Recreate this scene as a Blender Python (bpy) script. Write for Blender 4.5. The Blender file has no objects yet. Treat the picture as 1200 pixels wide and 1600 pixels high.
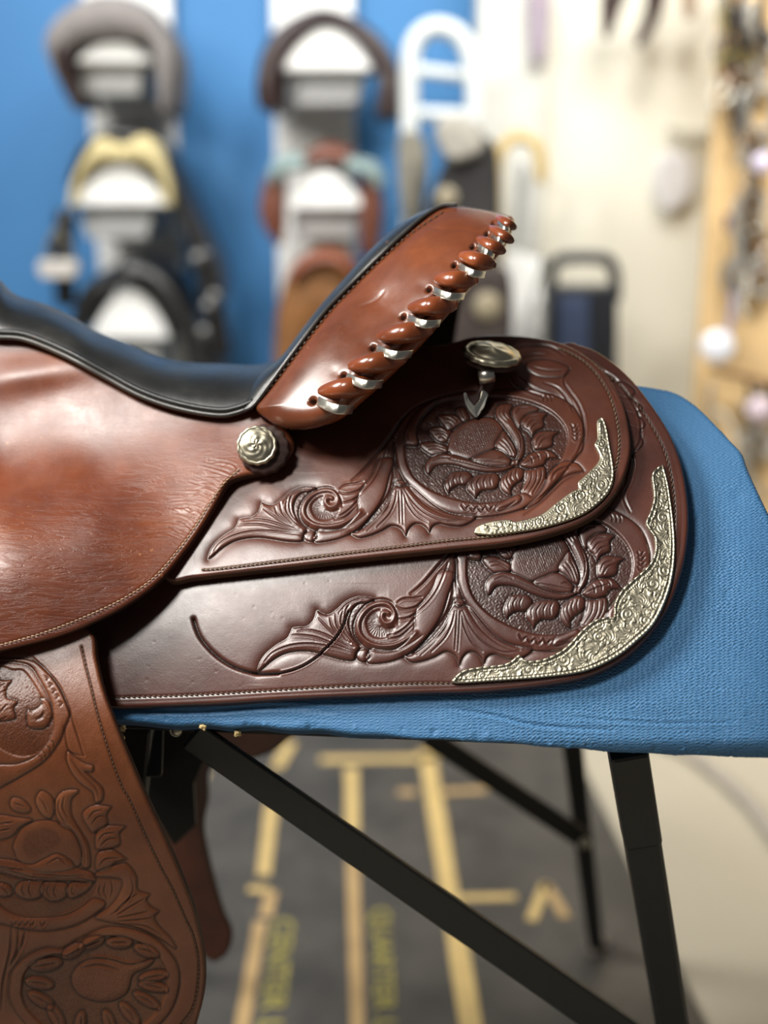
import bpy, bmesh, math, random
import numpy as np
from mathutils import Vector
random.seed(7); RNG = np.random.default_rng(11)
S = bpy.context.scene; COL = S.collection

# ------------------------------------------------------------------ camera
FPX = 1847.0; CAMZ = 1.05; PITCH = math.radians(15)
cp, sp = math.cos(PITCH), math.sin(PITCH)
cam = bpy.data.cameras.new('camera'); co = bpy.data.objects.new('camera', cam); COL.objects.link(co)
co.location = (0, 0, CAMZ); co.rotation_euler = (math.pi/2 - PITCH, 0, 0)
cam.sensor_fit = 'VERTICAL'; cam.sensor_height = 24.0; cam.lens = FPX/1600*24.0
cam.clip_start = 0.05; cam.clip_end = 50
cam.dof.use_dof = True; cam.dof.focus_distance = 0.80; cam.dof.aperture_fstop = 1.45
S.camera = co
# ------------------------------------------------------------------ world, lights, exposure
w = bpy.data.worlds.new('world'); S.world = w; w.use_nodes = True
w.node_tree.nodes['Background'].inputs[0].default_value = (0.80, 0.80, 0.82, 1)
w.node_tree.nodes['Background'].inputs[1].default_value = 0.08
def area(name, loc, target, sx, sy, power, col=(1, 1, 1)):
    l = bpy.data.lights.new(name, 'AREA'); l.shape = 'RECTANGLE'; l.size = sx; l.size_y = sy
    l.energy = power; l.color = col
    o = bpy.data.objects.new(name, l); COL.objects.link(o); o.location = loc
    o.rotation_euler = (Vector(target)-Vector(loc)).to_track_quat('-Z', 'Y').to_euler()
    return o
area('ceiling_light_key', (-1.45, 0.72, 2.05), (0.0, 0.8, 0.8), 0.40, 0.7, 54, (1.0, 0.965, 0.90))
area('ceiling_light_front', (-0.84, -0.05, 2.35), (0.0, 0.8, 0.8), 0.30, 0.50, 28, (1.0, 0.96, 0.9))
area('wall_fill_light', (1.0, 1.6, 2.65), (1.1, 3.05, 1.0), 1.8, 0.5, 32, (1.0, 0.975, 0.93)).data.spread = math.radians(105)  # unseen lamp added to brighten the cream wall, spread narrowed off the saddle
area('ceiling_light_back', (-0.9, 2.0, 2.65), (-0.7, 3.1, 1.0), 1.4, 0.4, 14, (0.95, 0.97, 1.0)).data.spread = math.radians(105)  # unseen lamp added for the blue wall and racks, spread narrowed likewise
S.view_settings.view_transform = 'Standard'; S.view_settings.look = 'None'
S.view_settings.gamma = 1.0; S.view_settings.use_curve_mapping = False
S.view_settings.exposure = 0.08

# ------------------------------------------------------------------ helpers
def srgb(r, g, b):
    f = lambda c: (c/255/12.92) if c/255 <= 0.04045 else ((c/255+0.055)/1.055)**2.4
    return (f(r), f(g), f(b), 1.0)
def unp(px, py, d):
    px = np.asarray(px, float); py = np.asarray(py, float); d = np.asarray(d, float)
    x = (px-600)/FPX; v = (800-py)/FPX
    return np.stack([d*x, d*(cp+v*sp), CAMZ+d*(-sp+v*cp)], -1)
def at_z(px, py, z=0.0):                       # point of a horizontal plane seen at a pixel
    v = (800-py)/FPX; d = (z-CAMZ)/(-sp+v*cp)
    return Vector(unp(px, py, d))
def at_y(px, py, Y):                           # point of a vertical wall plane seen at a pixel
    v = (800-py)/FPX; d = Y/(cp+v*sp)
    return Vector(unp(px, py, d))
def tag(o, label=None, cat=None, group=None, kind=None):
    if label: o['label'] = label
    if cat: o['category'] = cat
    if group: o['group'] = group
    if kind: o['kind'] = kind
    return o
def empty(name, loc, label, cat, group=None):
    o = bpy.data.objects.new(name, None); COL.objects.link(o); o.location = loc
    o.empty_display_size = 0.05
    return tag(o, label, cat, group)
def link(name, me, mat=None, parent=None, smooth=True):
    o = bpy.data.objects.new(name, me); COL.objects.link(o)
    if mat is not None:
        for m in (mat if isinstance(mat, (list, tuple)) else [mat]): me.materials.append(m)
    if smooth: me.polygons.foreach_set('use_smooth', [True]*len(me.polygons))
    if parent is not None:
        o.parent = parent; o.location = -Vector(parent.location) if parent.type == 'EMPTY' else (0, 0, 0)
    return o
def mesh_np(name, V, Fq, mat=None, parent=None, uv=None, attrs=None, mi=None, smooth=True):
    V = np.asarray(V, np.float32); Fq = np.asarray(Fq, np.int32)
    me = bpy.data.meshes.new(name); me.vertices.add(len(V)); me.vertices.foreach_set('co', V.ravel())
    k = Fq.shape[1]; n = len(Fq)
    me.loops.add(n*k); me.loops.foreach_set('vertex_index', Fq.ravel())
    me.polygons.add(n); me.polygons.foreach_set('loop_start', np.arange(n, dtype=np.int32)*k)
    me.update(calc_edges=True)
    if uv is not None:
        l = me.uv_layers.new(name='UVMap'); l.data.foreach_set('uv', np.asarray(uv, np.float32)[Fq.ravel()].ravel())
    for a, v in (attrs or {}).items():
        t = me.attributes.new(a, 'FLOAT', 'POINT'); t.data.foreach_set('value', np.asarray(v, np.float32))
    o = link(name, me, mat, parent, smooth)
    if mi is not None: me.polygons.foreach_set('material_index', np.asarray(mi, np.int32))
    me.validate(); return o
def bm_obj(name, bm, mat=None, parent=None, smooth=False):
    me = bpy.data.meshes.new(name); bm.to_mesh(me); bm.free()
    return link(name, me, mat, parent, smooth)
def cat(pts, n=8, closed=False):               # Catmull-Rom through points; a repeated point is a corner
    P = np.array(pts, float); m = len(P); out = []
    rng = range(m) if closed else range(m-1)
    for i in rng:
        p1, p2 = P[i], P[(i+1) % m]
        if np.allclose(p1, p2): continue
        p0 = P[(i-1) % m] if (closed or i > 0) else p1
        p3 = P[(i+2) % m] if (closed or i+2 < m) else p2
        for t in np.linspace(0, 1, n, endpoint=False):
            out.append(0.5*((2*p1)+(-p0+p2)*t+(2*p0-5*p1+4*p2-p3)*t*t+(-p0+3*p1-3*p2+p3)*t**3))
    if not closed: out.append(P[-1])
    return np.array(out)
def resample(P, step):
    P = np.asarray(P); s = np.r_[0, np.cumsum(np.hypot(*(P[1:, :2]-P[:-1, :2]).T))]
    n = max(2, int(round(s[-1]/step))+1); t = np.linspace(0, s[-1], n)
    return np.stack([np.interp(t, s, P[:, k]) for k in range(P.shape[1])], -1)
def dist_poly(X, Y, P, closed=False):
    D = np.full(X.shape, 1e9); ins = np.zeros(X.shape, bool); T = np.zeros(X.shape)
    m = len(P); acc = 0.0
    L = sum(np.hypot(*(P[(i+1) % m]-P[i])[:2]) for i in range(m if closed else m-1)) + 1e-9
    for i in range(m if closed else m-1):
        ax, ay = P[i][:2]; bx, by = P[(i+1) % m][:2]; dx, dy = bx-ax, by-ay; l2 = dx*dx+dy*dy
        if l2 < 1e-12: continue
        t = np.clip(((X-ax)*dx+(Y-ay)*dy)/l2, 0, 1)
        q = (X-ax-t*dx)**2+(Y-ay-t*dy)**2
        b = q < D; D = np.where(b, q, D); T = np.where(b, (acc+t*math.sqrt(l2))/L, T); acc += math.sqrt(l2)
        if closed and dy != 0:
            ins ^= ((ay > Y) != (by > Y)) & (X < (bx-ax)*(Y-ay)/(by-ay)+ax)
    D = np.sqrt(D)
    return np.where(ins, -D, D) if closed else D, T
def tps(ctrl):                                 # smooth inverse-depth surface through (px, py, d)
    C = np.array(ctrl, float); p = C[:, :2]/400; n = len(p)
    def U(r2): return np.where(r2 > 1e-12, 0.5*r2*np.log(r2+1e-20), 0)
    K = U(((p[:, None]-p[None])**2).sum(-1)) + 0.01*np.eye(n)
    Q = np.c_[np.ones(n), p]; A = np.block([[K, Q], [Q.T, np.zeros((3, 3))]])
    s = np.linalg.solve(A, np.r_[1/C[:, 2], 0, 0, 0])
    def f(px, py):
        x = np.asarray(px, float)/400; y = np.asarray(py, float)/400; r = s[n]+s[n+1]*x+s[n+2]*y
        for i in range(n): r = r+s[i]*U((x-p[i, 0])**2+(y-p[i, 1])**2)
        return 1/r
    return f
def barrel(off=0.0):                           # the sloping near side of the saddle, metres of depth
    def f(px, py):
        wv = 1.2706+0.0945e-3*(px-200)-0.3171e-3*(1115-py)-0.022*((py-850)/300)**2
        return 1/wv-off
    return f

# ------------------------------------------------------------------ material builder
class NT:
    def __init__(s, name):
        s.m = bpy.data.materials.new(name); s.m.use_nodes = True; s.t = s.m.node_tree
        s.b = s.t.nodes['Principled BSDF']; s.bump_n = None
    def n(s, typ, **k):
        x = s.t.nodes.new(typ)
        for a, v in k.items():
            if isinstance(a, str) and a.startswith('i_'): x.inputs[int(a[2:])].default_value = v
            else: setattr(x, a, v)
        return x
    def l(s, a, b): s.t.links.new(a, b)
    def coord(s, kind='Object', scale=(1, 1, 1), rot=(0, 0, 0)):
        tc = s.n('ShaderNodeTexCoord'); mp = s.n('ShaderNodeMapping'); mp.inputs['Scale'].default_value = scale
        mp.inputs['Rotation'].default_value = rot
        s.l(tc.outputs[kind], mp.inputs[0]); return mp.outputs[0]
    def noise(s, vec, scale, detail=3, rough=0.5, dist=0.0):
        x = s.n('ShaderNodeTexNoise'); x.inputs['Scale'].default_value = scale; x.inputs['Detail'].default_value = detail
        x.inputs['Roughness'].default_value = rough; x.inputs['Distortion'].default_value = dist
        s.l(vec, x.inputs['Vector']); return x.outputs['Fac']
    def ramp(s, fac, stops):
        x = s.n('ShaderNodeValToRGB'); e = x.color_ramp.elements
        e[0].position, e[0].color = stops[0]; e[1].position, e[1].color = stops[-1]
        for p, c in stops[1:-1]: q = e.new(p); q.color = c
        s.l(fac, x.inputs[0]); return x.outputs[0]
    def mix(s, fac, a, b, mode='MIX'):
        x = s.n('ShaderNodeMix', data_type='RGBA', blend_type=mode)
        for sock, v in ((x.inputs[0], fac), (x.inputs[6], a), (x.inputs[7], b)):
            if isinstance(v, (int, float, tuple)): sock.default_value = v
            else: s.l(v, sock)
        return x.outputs[2]
    def math(s, op, a, b=0.0, clamp=False):
        x = s.n('ShaderNodeMath', operation=op, use_clamp=clamp)
        for sock, v in ((x.inputs[0], a), (x.inputs[1], b)):
            if isinstance(v, (int, float)): sock.default_value = v
            else: s.l(v, sock)
        return x.outputs[0]
    def bump(s, h, strength, dist):
        x = s.n('ShaderNodeBump'); x.inputs['Strength'].default_value = strength; x.inputs['Distance'].default_value = dist
        s.l(h, x.inputs['Height'])
        if s.bump_n is not None: s.l(s.bump_n, x.inputs['Normal'])
        s.bump_n = x.outputs[0]; s.l(s.bump_n, s.b.inputs['Normal'])
    def set(s, **k):
        for a, v in k.items():
            i = s.b.inputs[a.replace('_', ' ')]
            if isinstance(v, (int, float, tuple)): i.default_value = v
            else: s.l(v, i)
        return s
W = (1, 1, 1, 1); K = (0, 0, 0, 1)
def plain(name, rgb, rough=0.5, metal=0.0, var=0.12, bump=0.0, nscale=30, spec=0.5, coat=0.0):
    t = NT(name); v = t.coord()
    c = srgb(*rgb); d = tuple(x*(1-var) for x in c[:3])+(1,); h = tuple(min(1, x*(1+var)) for x in c[:3])+(1,)
    t.set(Base_Color=t.ramp(t.noise(v, nscale, 4), [(0.3, d), (0.7, h)]), Roughness=rough, Metallic=metal)
    t.b.inputs['Specular IOR Level'].default_value = spec; t.b.inputs['Coat Weight'].default_value = coat
    if bump: t.bump(t.noise(v, nscale*6, 4), bump, 0.002)
    return t.m
def leather(name, base, light, dark, rough=0.38, coat=0.25, crease=0.0, scratch=0.0, grain=0.25, worn=0.0, spec=0.5):
    t = NT(name); v = t.coord(); b, li, dk = srgb(*base), srgb(*light), srgb(*dark)
    n1 = t.noise(v, 14, 5, 0.6); n2 = t.noise(v, 55, 4, 0.6)
    c = t.ramp(n1, [(0.34, dk), (0.52, b), (0.70, li)])
    c = t.mix(t.math('MULTIPLY', n2, 0.5), c, b)
    at = t.n('ShaderNodeAttribute', attribute_name='darken')
    c = t.mix(at.outputs['Fac'], c, tuple(x*0.36 for x in dk[:3])+(1,))  # recesses darkened: antique dye plus shade painted in for relief contrast
    if worn:                                    # small pale scuffs
        sc = t.ramp(t.noise(v, 260, 2, 0.5), [(0.715, K), (0.74, W)])
        z = t.ramp(t.noise(v, 18, 2), [(0.5, K), (0.62, W)])
        c = t.mix(t.math('MULTIPLY', t.math('MULTIPLY', sc, z), worn), c, srgb(176, 112, 66))
    r = t.ramp(t.noise(v, 32, 5, 0.65), [(0.3, (rough-0.07,)*3+(1,)), (0.72, (rough+0.10,)*3+(1,))])
    t.set(Base_Color=c, Roughness=r); t.b.inputs['Coat Weight'].default_value = coat
    t.b.inputs['Coat Roughness'].default_value = 0.28; t.b.inputs['Specular IOR Level'].default_value = spec
    t.bump(t.noise(v, 900, 3, 0.6), grain, 0.0005)
    t.bump(t.noise(v, 120, 4, 0.6), grain*0.8, 0.0012)
    if crease:
        u = t.coord('UV', (14, 85, 1), (0, 0, 0.10))
        wv = t.noise(u, 1.0, 5, 0.62, 1.1)
        rid = t.math('ABSOLUTE', t.math('SUBTRACT', wv, 0.5))
        cr = t.ramp(rid, [(0.0, K), (0.05, (.75,)*3+(1,)), (0.16, W)])
        zone = t.n('ShaderNodeAttribute', attribute_name='crease')
        h = t.mix(zone.outputs['Fac'], W, cr)
        t.bump(h, crease, 0.0012)
    return t.m

# ------------------------------------------------------------------ relief panels
class Panel:
    def __init__(s, outline, base, step=1.25, thick=0.005, rnd=4.0, dome=None, closed_pts=True, pad=4):
        s.out = cat(outline, 6, True); s.step = step; s.thick = thick; s.base = base
        x0, y0 = s.out.min(0)-pad; x1, y1 = s.out.max(0)+pad
        s.xs = np.arange(x0, x1+step, step); s.ys = np.arange(y0, y1+step, step)
        s.X, s.Y = np.meshgrid(s.xs, s.ys); s.sd, _ = dist_poly(s.X, s.Y, s.out, True)
        s.H = np.zeros(s.X.shape); s.D = np.zeros(s.X.shape); s.C = np.zeros(s.X.shape); s.rnd = rnd; s.dome = dome
        s.walldir = None
    def win(s, P, m):
        x0, y0 = P[:, :2].min(0)-m; x1, y1 = P[:, :2].max(0)+m
        i0, i1 = np.searchsorted(s.ys, [y0, y1]); j0, j1 = np.searchsorted(s.xs, [x0, x1])
        return (slice(max(0, i0), i1), slice(max(0, j0), j1))
    def leaf(s, pts, up=0.5, pil=3.0, bw=4.0, bd=0.5, base=None, darken=0.0, smooth=True, n=6):
        P = cat(pts, n, True) if smooth else np.array(pts, float)
        w = s.win(P, bw*3+2); X, Y = s.X[w], s.Y[w]
        if X.size == 0: return
        d, _ = dist_poly(X, Y, P, True); H = s.H[w]; b = H if base is None else np.full(H.shape, float(base))
        ins = b+up*(1-np.exp(np.minimum(d, 0)/pil)); outs = H-bd*np.exp(-np.maximum(d, 0)/bw)
        k = np.clip(0.5-d/1.6, 0, 1)
        s.H[w] = outs*(1-k)+ins*k
        g = np.exp(-((d-0.8)/1.7)**2)*0.75  # dark line round the bevel, dye and painted shade together
        s.D[w] = np.clip(np.where(d < 0, s.D[w]*0.25+darken, s.D[w])+g, 0, 1)
    def sink(s, pts, depth=0.6, stipple=0.2, darken=0.45, soft=2.0, cell=2.6):
        P = cat(pts, 6, True); w = s.win(P, 8); X, Y = s.X[w], s.Y[w]
        if X.size == 0: return
        d, _ = dist_poly(X, Y, P, True); k = np.clip(0.5-d/soft, 0, 1)
        st = np.sin(X*2*math.pi/cell/1.5+1.7*np.sin(Y*0.6))*np.sin(Y*2*math.pi/cell/1.5+1.9*np.sin(X*0.53))
        st = st+RNG.normal(0, 0.45, X.shape)
        s.H[w] = s.H[w]*(1-k)+(-depth+stipple*st)*k
        s.D[w] = np.clip(np.maximum(s.D[w], k*(darken-0.12*st)), 0, 1)
    def seeds(s, pts, up=0.3, pitch=5.0):
        P = cat(pts, 6, True); w = s.win(P, 4); X, Y = s.X[w], s.Y[w]
        if X.size == 0: return
        d, _ = dist_poly(X, Y, P, True); k = np.clip(0.3-d/6, 0, 1)
        a = np.cos((X+0.45*Y)*2*math.pi/pitch)*np.cos((Y-0.35*X)*2*math.pi/pitch)
        s.H[w] += k*up*(a*0.8+RNG.normal(0, .2, X.shape)); s.D[w] = np.clip(s.D[w]+k*(0.28-0.35*a), 0, 1)
    def cut(s, pts, wd=1.3, dep=0.4, darken=0.5, ridge=0.0, taper=True, n=6):
        P = cat(pts, n); w = s.win(P, 8); X, Y = s.X[w], s.Y[w]
        if X.size == 0: return
        d, T = dist_poly(X, Y, P)
        tp = np.sqrt(np.clip(np.sin(np.pi*np.clip(T*0.92+0.04, 0, 1)), 0, 1)) if taper else 1.0
        g = np.exp(-(d/wd)**2)*tp
        s.H[w] -= dep*g; s.D[w] = np.clip(s.D[w]+darken*g, 0, 1)
        if ridge: s.H[w] += ridge*np.exp(-((d-wd*2.0)/(wd*0.9))**2)*tp
    def rib(s, pts, wd=1.5, up=0.3, taper=True):
        s.cut(pts, wd, -up, -0.1, 0, taper)
    def dots(s, pts, r=1.6, up=0.25):
        for x, y in pts:
            w = s.win(np.array([[x, y]]), r*3); X, Y = s.X[w], s.Y[w]
            if X.size: s.H[w] += up*np.exp(-((X-x)**2+(Y-y)**2)/r**2)
    def depth(s, X, Y, sd):
        d = s.base(X, Y)
        return d-s.dome(X, Y, sd) if s.dome else d
    def surf(s, px, py, h=0.0, sd=None):         # world point(s) on the panel, h in mm along the normal
        px = np.atleast_1d(np.asarray(px, float)); py = np.atleast_1d(np.asarray(py, float))
        if sd is None: sd, _ = dist_poly(px, py, s.out, True)
        p = unp(px, py, s.depth(px, py, sd))
        e = 2.0
        def q(x, y): 
            dd, _ = dist_poly(x, y, s.out, True) if s.dome else (None, None)
            return unp(x, y, s.depth(x, y, dd))
        n = np.cross(q(px, py+e)-q(px, py-e), q(px+e, py)-q(px-e, py)); n /= np.linalg.norm(n, axis=-1, keepdims=True)
        j = np.clip(np.searchsorted(s.xs, px), 0, len(s.xs)-1); i = np.clip(np.searchsorted(s.ys, py), 0, len(s.ys)-1)
        return p+n*((s.H[i, j]+h)/1000)[:, None], n
    def build(s, name, mats, parent, cellscale=1.0, back=False):
        X, Y, sd = s.X.copy(), s.Y.copy(), s.sd
        gy, gx = np.gradient(sd, s.step)
        keep = (sd[:-1, :-1] <= 0) | (sd[1:, :-1] <= 0) | (sd[:-1, 1:] <= 0) | (sd[1:, 1:] <= 0)
        near = sd > -0.35*s.step
        X = np.where(near, X-sd*gx, X); Y = np.where(near, Y-sd*gy, Y)
        dd = np.minimum(sd, 0)
        r = s.rnd; t = np.clip(1+dd/r, 0, 1)
        mm = 0.44
        Hh = s.H*np.clip(-dd/1.5, 0, 1)-(r*mm)*(1-np.sqrt(np.maximum(0, 1-t*t)))*0.8
        D = s.depth(X, Y, dd)
        P = unp(X, Y, D)
        Pu = unp(s.X, s.Y, s.depth(s.X, s.Y, s.sd))
        du = np.gradient(Pu, axis=1); dv = np.gradient(Pu, axis=0)
        N = np.cross(dv, du); N /= np.linalg.norm(N, axis=-1, keepdims=True)+1e-12
        P = P+N*(Hh/1000)[..., None]
        ny, nx = X.shape; idx = np.arange(ny*nx).reshape(ny, nx)
        q = np.stack([idx[1:, :-1], idx[1:, 1:], idx[:-1, 1:], idx[:-1, :-1]], -1)[keep]
        used = np.unique(q); remap = np.full(ny*nx, -1); remap[used] = np.arange(len(used)); q = remap[q]
        V = P.reshape(-1, 3)[used]; NN = N.reshape(-1, 3)[used]; nV = len(V)
        e = np.concatenate([q[:, [0, 1]], q[:, [1, 2]], q[:, [2, 3]], q[:, [3, 0]]]); key = e[:, 0]*nV+e[:, 1]; rk = e[:, 1]*nV+e[:, 0]
        be = e[~np.isin(key, rk)]; bv = np.unique(be); m2 = np.full(nV, -1); m2[bv] = np.arange(len(bv))
        G = (gx.reshape(-1)[used][bv], gy.reshape(-1)[used][bv])
        # outward direction in the surface
        dux = du.reshape(-1, 3)[used][bv]; dvx = dv.reshape(-1, 3)[used][bv]
        O = dux*G[0][:, None]+dvx*G[1][:, None]; O /= np.linalg.norm(O, axis=-1, keepdims=True)+1e-12
        rings = [V]; th = s.thick
        for a, b in ((0.18, 0.05), (0.5, 0.10), (0.85, 0.06), (1.0, -0.05)):
            rings.append(V[bv]+(np.array(s.walldir) if s.walldir is not None else -NN[bv])*th*a+O*th*b)
        VV = np.concatenate(rings); F = [q]; mi = [np.zeros(len(q), int)]
        nb = len(bv)
        for k in range(4):
            lo = (lambda v: v) if k == 0 else (lambda v, k=k: nV+(k-1)*nb+m2[v])
            hi = lambda v, k=k: nV+k*nb+m2[v]
            F.append(np.stack([lo(be[:, 1]), lo(be[:, 0]), hi(be[:, 0]), hi(be[:, 1])], -1)); mi.append(np.full(len(be), 1 if len(mats) > 1 else 0))
        uvv = np.stack([s.X.reshape(-1)[used], s.Y.reshape(-1)[used]], -1)/1000
        uvv = np.concatenate([uvv]+[uvv[bv]]*4)
        darken = s.D.reshape(-1)[used]; cr = s.C.reshape(-1)[used]
        darken = np.concatenate([darken]+[darken[bv]*0]*4); cr = np.concatenate([cr]+[cr[bv]*0]*4)
        return mesh_np(name, VV, np.concatenate(F), mats, parent, uvv, {'darken': darken, 'crease': cr}, np.concatenate(mi))
def stitches(name, panel, pts, pitch, ln, wd, mat, parent, ang=0.35, lift=0.3, groove=0.35, gw=2.0, gdark=0.35):
    """thread stitches: short twisted lenses lying in a groove pressed into the panel"""
    P = resample(cat(pts, 8), pitch); panel.cut(pts, gw, groove, gdark, 0, False)
    def make(parent):
        T = np.gradient(P, axis=0); T /= np.linalg.norm(T, axis=1, keepdims=True)
        c, sn = math.cos(ang), math.sin(ang)
        A = np.stack([T[:, 0]*c-T[:, 1]*sn, T[:, 0]*sn+T[:, 1]*c], -1); B = np.stack([-A[:, 1], A[:, 0]], -1)
        V = []; Fq = []; k = 0
        us = [-1, -0.6, 0, 0.6, 1]; prof = [0.15, 0.8, 1, 0.8, 0.15]
        base, N = panel.surf(P[:, 0], P[:, 1], 0)
        for i in range(len(P)):
            R = []
            for u, pr in zip(us, prof):
                for a in (0, 60, 120, 180, 270):
                    ca, sa = math.cos(math.radians(a)), math.sin(math.radians(a))
                    R.append((P[i]+A[i]*u*ln/2+B[i]*ca*pr*wd/2, sa*pr*wd*0.5*0.44+lift+0.22*(1-u*u)))
            q = np.array([r[0] for r in R]); h = np.array([r[1] for r in R])
            w = unp(q[:, 0], q[:, 1], panel.depth(q[:, 0], q[:, 1], np.full(len(q), -10.0)) if not panel.dome else panel.depth(q[:, 0], q[:, 1], dist_poly(q[:, 0], q[:, 1], panel.out, True)[0]))
            w = w+N[i]*((h+0*h)/1000)[:, None]
            V.append(w)
            for m in range(4):
                for a in range(5):
                    b = (a+1) % 5; Fq.append([k+m*5+a, k+m*5+b, k+(m+1)*5+b, k+(m+1)*5+a])
            k += 25
        o = mesh_np(name, np.concatenate(V), Fq, mat, parent); o['kind'] = 'stuff'; return o
    return make
def tube(name, path, rad, mat, parent, seg=10, flat=1.0, cap=True, up=None):
    """round tube along world points"""
    P = [Vector(p) for p in path]; bm = bmesh.new(); rings = []; n = len(P)
    rad = rad if hasattr(rad, '__len__') else [rad]*n
    prev = None
    for i in range(n):
        t = (P[min(i+1, n-1)]-P[max(i-1, 0)]).normalized()
        u = (up or (prev if prev is not None else (Vector((0, 0, 1)) if abs(t.z) < .9 else Vector((1, 0, 0)))))
        u = Vector(u); a = (u-t*u.dot(t)).normalized(); b = t.cross(a); prev = a
        rings.append([bm.verts.new(P[i]+(a*math.cos(q)*flat+b*math.sin(q))*rad[i]) for q in [2*math.pi*k/seg for k in range(seg)]])
    for i in range(n-1):
        for k in range(seg):
            bm.faces.new((rings[i][k], rings[i][(k+1) % seg], rings[i+1][(k+1) % seg], rings[i+1][k]))
    if cap: bm.faces.new(rings[0][::-1]); bm.faces.new(rings[-1])
    bmesh.ops.recalc_face_normals(bm, faces=bm.faces)
    return bm_obj(name, bm, mat, parent, True)
def bar(name, a, b, wx, wy, mat, parent=None, side=Vector((1, 0, 0)), bev=0.002, wx2=None):
    """square tube between two world points"""
    a, b = Vector(a), Vector(b); t = (b-a).normalized(); s = (side-t*side.dot(t)).normalized(); u = t.cross(s)
    bm = bmesh.new(); vs = []
    for p, k in ((a, 1), (b, (wx2 or wx)/wx)):
        vs.append([bm.verts.new(p+s*sx*wx/2*k+u*sy*wy/2*k) for sx, sy in ((-1, -1), (1, -1), (1, 1), (-1, 1))])
    for k in range(4): bm.faces.new((vs[0][k], vs[0][(k+1) % 4], vs[1][(k+1) % 4], vs[1][k]))
    bm.faces.new(vs[0][::-1]); bm.faces.new(vs[1]); bmesh.ops.recalc_face_normals(bm, faces=bm.faces)
    bmesh.ops.bevel(bm, geom=[e for e in bm.edges], offset=bev, segments=2, affect='EDGES', profile=0.5)
    return bm_obj(name, bm, mat, parent)
def prism(name, poly, y0, y1, mat, parent=None, bev=0.0, smooth=False, axis='y', seg=3):
    """outline in the X-Z plane (world) given real depth between y0 and y1"""
    bm = bmesh.new()
    f = [bm.verts.new((x, y0, z)) for x, z in poly]; g = [bm.verts.new((x, y1, z)) for x, z in poly]
    n = len(poly); bm.faces.new(f); bm.faces.new(g[::-1])
    for i in range(n): bm.faces.new((f[i], g[i], g[(i+1) % n], f[(i+1) % n]))
    bmesh.ops.recalc_face_normals(bm, faces=bm.faces)
    if bev:
        ed = [e for e in bm.edges if abs(e.verts[0].co.y-e.verts[1].co.y) < 1e-6]
        bmesh.ops.bevel(bm, geom=ed, offset=bev, segments=seg, affect='EDGES', profile=0.5)
    return bm_obj(name, bm, mat, parent, smooth)
def box(name, lo, hi, mat, parent=None, bev=0.0):
    bm = bmesh.new(); bmesh.ops.create_cube(bm, size=1)
    for v in bm.verts: v.co = Vector([lo[k]+(v.co[k]+0.5)*(hi[k]-lo[k]) for k in range(3)])
    if bev: bmesh.ops.bevel(bm, geom=bm.edges[:], offset=bev, segments=2, affect='EDGES', profile=0.5)
    return bm_obj(name, bm, mat, parent)
def roll(name, near, sil, dn, dback, mat, parent, n=60, m=14, tmax=0.8, power=1.0, uvs=1.0):
    """cushion skin: rises from a near edge over its crest and down behind it"""
    A = cat(near, 10); B = cat(sil, 10)
    A = resample(A, np.hypot(*(A[1:]-A[:-1]).T).sum()/n); B = resample(B, np.hypot(*(B[1:]-B[:-1]).T).sum()/n)
    k = min(len(A), len(B)); A, B = A[:k], B[:k]
    V = []
    for j in range(m+1):
        th = math.pi*tmax*j/m
        f = math.sin(th) if th < math.pi/2 else 1-(1-math.sin(th))*1.6
        Q = A+(B-A)*f; d = dn(A[:, 0], A[:, 1])+dback*(1-math.cos(th))
        V.append(unp(Q[:, 0], Q[:, 1], d))
    V = np.array(V); idx = np.arange((m+1)*k).reshape(m+1, k)
    q = np.stack([idx[:-1, :-1], idx[:-1, 1:], idx[1:, 1:], idx[1:, :-1]], -1).reshape(-1, 4)
    uu = np.stack(np.meshgrid(np.linspace(0, 1, k), np.linspace(0, 1, m+1)), -1).reshape(-1, 2)
    return mesh_np(name, V.reshape(-1, 3), q, mat, parent, uu)
# ------------------------------------------------------------------ saddle materials
M_JOCK = leather('jockey_leather', (118, 60, 34), (144, 80, 44), (94, 45, 29), 0.34, 0.25, crease=0.24, worn=0.8, grain=0.10)
M_SKIRT = leather('skirt_leather', (80, 42, 32), (94, 50, 36), (64, 34, 27), 0.34, 0.5, grain=0.14)
M_REAR = leather('rear_jockey_leather', (92, 49, 35), (114, 63, 41), (70, 39, 30), 0.34, 0.40, grain=0.13)
M_CANT = leather('cantle_leather', (108, 57, 34), (134, 74, 42), (80, 42, 27), 0.30, 0.30, grain=0.10, worn=0.4)
M_LACE = leather('lace_leather', (132, 66, 34), (160, 86, 42), (100, 50, 27), 0.22, 0.5, grain=0.06, worn=0.3)
M_FEND = leather('fender_leather', (112, 62, 36), (132, 78, 48), (86, 46, 27), 0.38, 0.12, grain=0.4)
M_BLACK = leather('seat_leather', (34, 35, 35), (52, 52, 50), (22, 23, 24), 0.38, 0.30, grain=0.25, spec=0.4, worn=0.7)
M_EDGE = leather('raw_leather_edge', (78, 50, 32), (104, 72, 46), (46, 30, 22), 0.7, 0.0, grain=0.5)
M_EDGE2 = leather('dark_leather_edge', (56, 32, 26), (76, 44, 34), (38, 24, 20), 0.6, 0.0, grain=0.4)
M_THREAD = plain('waxed_thread', (120, 102, 80), 0.6, var=0.3, nscale=200)
M_THREADD = plain('dark_thread', (84, 64, 48), 0.6, var=0.3, nscale=200)
M_THREADL = plain('pale_thread', (176, 150, 122), 0.55, var=0.2, nscale=200)
M_VOID = plain('lace_hole_dark', (10, 7, 6), 0.9)
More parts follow.
